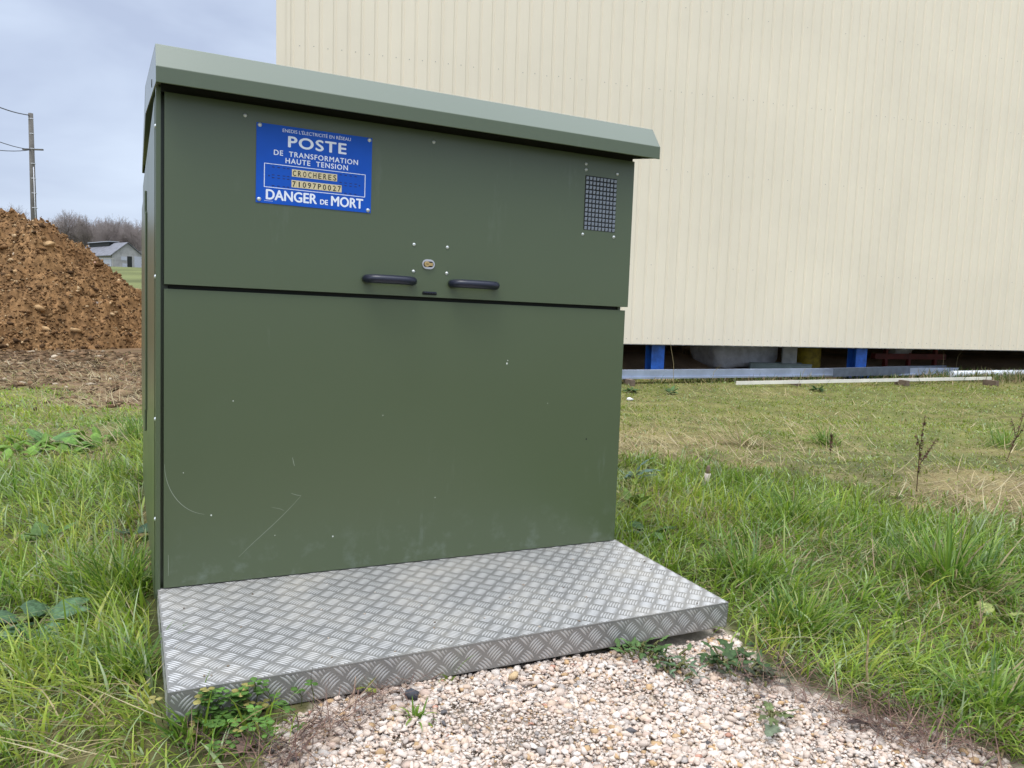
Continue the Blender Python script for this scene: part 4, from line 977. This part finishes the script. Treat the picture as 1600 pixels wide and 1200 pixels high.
broadleaf(55, 985, 'dock plant with large blue green leaves in the near left grass', 11, .105, .068, DOCK, .6, 3)
broadleaf(8, 985, 'pale green dock at the very left edge of the picture', 8, .09, .055, (.14, .19, .06), .6, 4)
broadleaf(75, 700, 'leafy dock clump in the grass below the bare soil', 18, .13, .065, (.10, .19, .055), .75, 5)
broadleaf(128, 705, 'single round leaved dock right of the leafy clump', 8, .10, .085, (.10, .19, .035), .8, 6)
broadleaf(60, 715, 'spreading light green leafy weeds below the bare soil on the far left', 44, .11, .06, (.12, .215, .03), .9, 50, spread=.17)
broadleaf(150, 690, 'second patch of light green weeds between the far left patch and the cabinet', 32, .10, .055, (.105, .19, .028), .9, 51, spread=.15)
broadleaf(205, 838, 'low round leaved weed beside the cabinet side wall', 6, .09, .07, (.05, .10, .05), .7, 7)
broadleaf(70, 850, 'round leaved weed between the two left docks', 5, .10, .08, (.09, .16, .04), .8, 8)
broadleaf(985, 800, 'yellow green leafy weed at the right back corner of the step', 9, .11, .06, (.11, .17, .03), .9, 9)
broadleaf(1015, 838, 'dark low weed just beyond the right edge of the step', 8, .09, .05, (.05, .10, .035), .7, 10)
broadleaf(985, 755, 'grey blue thistle rosette right of the cabinet edge', 9, .14, .035, (.10, .16, .12), .8, 12, name='thistle', cat='thistle', wave=.6)
broadleaf(1005, 1022, 'leafy green weed growing at the step front over the gravel', 30, .045, .018, (.08, .14, .045), .9, 13, wave=.35, spread=.035)
broadleaf(1045, 1040, 'grey green weed lying on the gravel beside the step', 24, .045, .014, (.10, .15, .085), .5, 14, wave=.3, spread=.035)
broadleaf(1140, 1035, 'dark weed between the step corner and the gravel', 34, .05, .018, (.045, .08, .028), .7, 15, wave=.3, spread=.035)
broadleaf(1185, 1055, 'dark purple tinged weed on the gravel verge', 26, .045, .018, (.05, .06, .035), .6, 16, wave=.3, spread=.035)
broadleaf(1205, 1122, 'small ragged dandelion rosette alone on the gravel', 9, .05, .016, (.10, .125, .05), .45, 17, wave=.6)
broadleaf(1560, 968, 'single pale yellow leaf weed below the big grass tuft', 3, .07, .06, (.27, .30, .10), .7, 18)
broadleaf(568, 1078, 'small yellow green clover sprig at the middle of the step front', 6, .035, .03, (.19, .22, .04), .9, 19, name='clover_sprig', cat='clover')
for k, (px, py, n_) in enumerate(((985, 614, 22), (1048, 616, 16), (1278, 612, 18))):
    broadleaf(px, py, ('dark leafy weed under the left end of the long profile', 'leafy weed below the first blue column', 'weed below the profile in front of the drums')[k], n_, .11, .05, (.06, .11, .035), .8, 30 + k, group='weeds along the steel profiles', wave=.3)
def rank_grass():
    r = np.random.default_rng(21); n = 9000; s_ = r.uniform(1.5, 17, n); t = -r.gamma(2.0, .16, n) + .12 + (r.random(n) < .2) * .5
    x = HX + dv[0] * s_ + nv[0] * t; y = HY + dv[1] * s_ + nv[1] * t; ok = fbm(s_, t, .9, 3, 5) + .35 * (s_ > 12) > .42; x, y, s_ = x[ok], y[ok], s_[ok]; n = len(x)
    c = pick([(.07, .13, .025), (.13, .19, .035), (.42, .34, .19), (.26, .20, .10)], [4, 3, 2.5, 2], n, r, .2)
    V, q, t_, C = blades(x, y, r.uniform(.06, .22, n) * (1 + .5 * (s_ > 12)), r.uniform(.010, .017, n), np.abs(r.normal(.3, .3, n)), np.abs(r.normal(.9, .6, n)), r.uniform(0, 6.28, n), c)
    tag(link('rank_grass', np_mesh('rank_grass', V, q, t_, col=C, smooth=True), GRASSM), 'rank grass and dead stems along the foot of the hall', 'grass', kind='stuff')
rank_grass()
def clover():
    r = random.Random(5); o = empty('clover_patch', gp(360, 1120)); tag(o, 'patch of three leaved clover against the left front of the step', 'clover'); S1, S2 = PM(), PM(); c0 = o.location
    for i in range(105):
        px, py = r.gauss(372, 46), r.gauss(1126, 22); p = gp(px, py); h = r.uniform(.012, .07) * (1.3 if py < 1130 else .7); top = p + Vector((r.uniform(-.02, .02), r.uniform(-.03, .01), h))
        lx, ly = cab_local(top.x, top.y)
        if ly > -.61: top += Vector((.012, -.026, 0)) * ((ly + .62) / .03)
        S2.stem([p - c0, (p + top) / 2 - c0 + Vector((.005, 0, .005)), top - c0], .0012, .0009, (.13, .15, .05))
        a0 = r.uniform(0, 6.28); cc = np.array((.085, .165, .035)) * r.uniform(.7, 1.3); 
        if r.random() < .12: cc = np.array((.25, .22, .07))
        sz = r.uniform(.012, .021)
        for k in range(3): S1.leaf(top - c0, a0 + k * 2.09, r.uniform(.1, .5), sz, sz * .95, cc, droop=.5, fold=.12, shape=1.45, nu=6)
    S1.obj('leaves', o); S2.obj('stems', o)
clover()
def dockstalk(px, py, hgt, label, seed, lean=(0, 0), branch=True):
    r = random.Random(seed); p = gp(px, py); o = empty('dock_stalk', p); tag(o, label, 'dead stalk', 'dead dock stalks'); S1, S2 = PM(), PM()
    def spike(a, b, n, rad):
        S2.stem([a, (a + b) / 2 + Vector((r.uniform(-.01, .01), 0, 0)), b], .0028, .0012, (.09, .05, .03))
        for i in range(n):
            t = r.uniform(.25, 1) ; q = a + (b - a) * t; an = r.uniform(0, 6.28); S1.leaf(q, an, r.uniform(-.3, .8), rad * r.uniform(.7, 1.5), rad, np.array((.075, .035, .022)) * r.uniform(.6, 1.5), droop=1, nu=3)
    top = Vector((lean[0], lean[1], hgt)); spike(Vector((0, 0, 0)), top, 85, .013)
    if branch:
        spike(top * .35, top * .35 + Vector((.09, .02, hgt * .35)), 26, .014); spike(top * .45, top * .45 + Vector((-.02, .03, hgt * .3)), 20, .013)
    S1.obj('seed_heads', o); S2.obj('stems', o)
dockstalk(1432, 768, .42, 'dark brown dock stalk standing in the straw', 1, (.01, 0))
dockstalk(1572, 722, .40, 'dead forked dock stalk at the right edge of the meadow', 2, (.10, 0))
dockstalk(1297, 712, .16, 'short dead stalk in the straw left of the tall dock stalk', 3, (0, 0), False)
def drystem(px, py, pts, label, seed):
    p = gp(px, py); o = PM(); o.stem([Vector(q) for q in pts], .0045, .002, (.42, .34, .18)); q = o.obj('dry_stem'); q.location = p; tag(q, label, 'dry stem', 'single dry stems')
drystem(62, 640, [(0, 0, 0), (-.03, 0, .18), (-.07, 0, .42)], 'pale dry stem rising before the bare soil on the left', 1)
drystem(1358, 1085, [(0, 0, 0), (-.012, 0, .07), (-.015, 0, .17)], 'upright straw stem at the gravel edge, right of the step', 2)
drystem(1052, 610, [(0, 0, 0), (-.02, -.02, .4), (-.10, -.05, .75)], 'thin bent stem against the cladding right of the cabinet', 3)
drystem(1108, 612, [(0, 0, 0), (.05, -.02, .3), (.15, -.03, .42)], 'bent dry stem crossing the long profile', 4)
drystem(1245, 618, [(0, 0, 0), (.02, 0, .2), (.10, 0, .42)], 'dry stem leaning before the teal drum', 5)
drystem(1480, 592, [(0, .2, 0), (.0, .2, .5), (-.10, .2, .72)], 'tall dry stem before the dark gap, far right', 6)
drystem(1500, 592, [(0, .2, 0), (.03, .2, .45), (.16, .2, .62)], 'nodding dry stem right of the tall one', 7)
def stub():
    p = gp(1103, 768); bm = bmesh.new(); tube(bm, [(0, 0, -.07), (.002, 0, .05), (.004, 0, .10)], [.010, .012, .017], 9); o = bm_obj('mushroom', bm, mat('pale_stem', (.50, .43, .38), .8)); o.location = p
    bm = bmesh.new(); tube(bm, [(.004, 0, .095), (.005, 0, .115), (.006, 0, .135), (.006, 0, .145)], [.014, .013, .009, .003], 10); bm_obj('cap', bm, mat('brown_cap', (.15, .10, .07), .8), o)
    tag(o, 'small pale and brown mushroom standing in the right grass', 'mushroom')
stub()
def pebble(px, py, sz, col, label):
    p = gp(px, py); V, F, C = rocks(np.array([[0, 0, sz * .3]]), np.array([sz]), np.array([col]), seed=int(px)); o = link('stone', np_mesh('stone', V, tris=F, col=C), STONE); o.location = p; tag(o, label, 'stone', 'loose stones near the camera')
pebble(641, 1088, .021, (.06, .062, .07), 'dark grey stone at the back of the gravel under the step')
pebble(983, 626, .06, (.75, .75, .72), 'round white stone in the lawn right of the cabinet')
pebble(803, 1058, .017, (.50, .36, .20), 'ochre stone against the front of the step')
# big grass tussocks
def tussock(px, py, n, hgt, spread, label, seed, dry=.12):
    r = np.random.default_rng(seed); p = gp(px, py); a = r.uniform(0, 6.28, n); rad = np.abs(r.normal(0, spread * .42, n)); x = p.x + np.cos(a) * rad; y = p.y + np.sin(a) * rad
    ok = ~occupied(x, y); a, rad, x, y = a[ok], rad[ok], x[ok], y[ok]; n = len(x)
    h = hgt * r.uniform(.35, 1.15, n); st = r.random(n) < dry
    c = pick([(.080, .165, .020), (.14, .25, .028), (.22, .33, .040), (.32, .38, .10)], [3, 4, 3, 1], n, r); c = np.where(st[:, None], np.array([.38, .30, .15]) * r.uniform(.6, 1.1, (n, 1)), c)
    V, q, t, C = blades(x, y, h, r.uniform(.004, .0075, n), np.abs(r.normal(.2, .25, n)) + rad / spread * .45 + st * .4, np.abs(r.normal(1.2, .7, n)), a + r.normal(0, .9, n), c)
    me = np_mesh('grass_tussock', V - np.array(p[:]), q, t, col=C, smooth=True); o = link('grass_tussock', me, GRASSM); o.location = p; tag(o, label, 'grass tussock', 'grass tussocks')
tussock(1480, 915, 520, .30, .30, 'largest dark green grass tussock with dry base, right foreground', 1, .22)
tussock(1235, 815, 260, .24, .20, 'dark upright tussock in the middle of the right meadow', 2)
tussock(1170, 905, 260, .22, .22, 'spreading tussock near the right edge of the step', 3)
tussock(1250, 985, 220, .20, .20, 'bright tussock beyond the front right corner of the step', 4)
tussock(1290, 695, 200, .22, .18, 'dark tuft standing in the straw band', 5)
tussock(1160, 695, 200, .26, .24, 'bleached straw tuft in the middle distance', 6, .85)
tussock(1545, 1115, 260, .20, .22, 'green tussock at the lower right gravel edge', 7)
tussock(1570, 700, 180, .30, .20, 'green tuft around the forked dock stalk', 8, .15)
tussock(215, 690, 240, .26, .2, 'tall bright tuft against the cabinet side wall', 9)
tussock(190, 930, 320, .24, .22, 'fresh green tuft beside the left of the step', 10, .05)
tussock(196, 1060, 200, .15, .14, 'fine green tuft hugging the left edge of the step', 11, .05)
tussock(300, 1150, 90, .14, .10, 'small tuft with broad blades below the clover', 12, .1)
tussock(985, 1000, 26, .13, .03, 'few dark blades against the step front, right of middle', 13, 0)
tussock(700, 1055, 20, .09, .03, 'thin grass sprig at the step front, middle', 14, 0)
tussock(650, 1120, 22, .05, .03, 'tiny sprig growing in the gravel', 15, .1)
tussock(898, 1010, 18, .09, .04, 'short blades between the middle sprig and the dark blades', 16, .1)
# rootlets and twigs along the step and gravel edge
def twigs():
    r = np.random.default_rng(77); A, Bq = [], []
    lines = [((420, 1185), (640, 1062), 260, 22), ((1165, 1045), (1600, 1190), 560, 28), ((1320, 1100), (1480, 1185), 240, 18), ((650, 1062), (960, 1000), 120, 8), ((300, 1165), (460, 1195), 160, 22)]
    X, Yy = [], []
    for a, b, n, s in lines:
        t = r.random(n); px = a[0] + (b[0] - a[0]) * t + r.normal(0, s, n); py = a[1] + (b[1] - a[1]) * t + r.normal(0, s * .6, n)
        for u, v in zip(px, py): p = gp(u, v); X.append(p.x); Yy.append(p.y)
    x, y = np.array(X), np.array(Yy); lx, ly = cab_local(x, y); ok = ~((lx > -.03) & (lx < 1.53) & (ly > -.61)); x, y = x[ok], y[ok]; n = len(x)
    c = pick([(.11, .055, .04), (.17, .10, .07), (.07, .045, .035), (.26, .17, .11)], [4, 3, 3, 2], n, r)
    V, q, t, C = blades(x, y, r.uniform(.03, .14, n), r.uniform(.0012, .003, n), r.uniform(.9, 1.5, n), r.normal(.2, .5, n), r.uniform(0, 6.28, n), c, z=gz(x, y) + r.uniform(-.002, .014, n))
    tag(link('twigs', np_mesh('twigs', V, q, t, col=C), mat('rootlets', (.12, .07, .05), .85, attr=True)), 'reddish brown rootlets and dead stems along the gravel edges', 'twigs', kind='stuff')
twigs()
def leaf_litter(px, py, ln, wd, col, label, seed):
    p = gp(px, py, .012); s = PM(); s.leaf((0, 0, 0), seed * 1.3, .25, ln, wd, col, droop=.7, wave=.35, fold=-.2); o = s.obj('fallen_leaf'); o.location = p; tag(o, label, 'fallen leaf', 'fallen leaves')
leaf_litter(375, 1175, .075, .05, (.20, .13, .10), 'brown fallen leaf lying below the clover', 1)
leaf_litter(1215, 1135, .05, .035, (.13, .16, .10), 'dull green fallen leaf beside the dandelion rosette', 3)
leaf_litter(1325, 1130, .06, .03, (.05, .035, .03), 'dark rotted leaf on the gravel at right', 5)
bpy.context.view_layer.update()
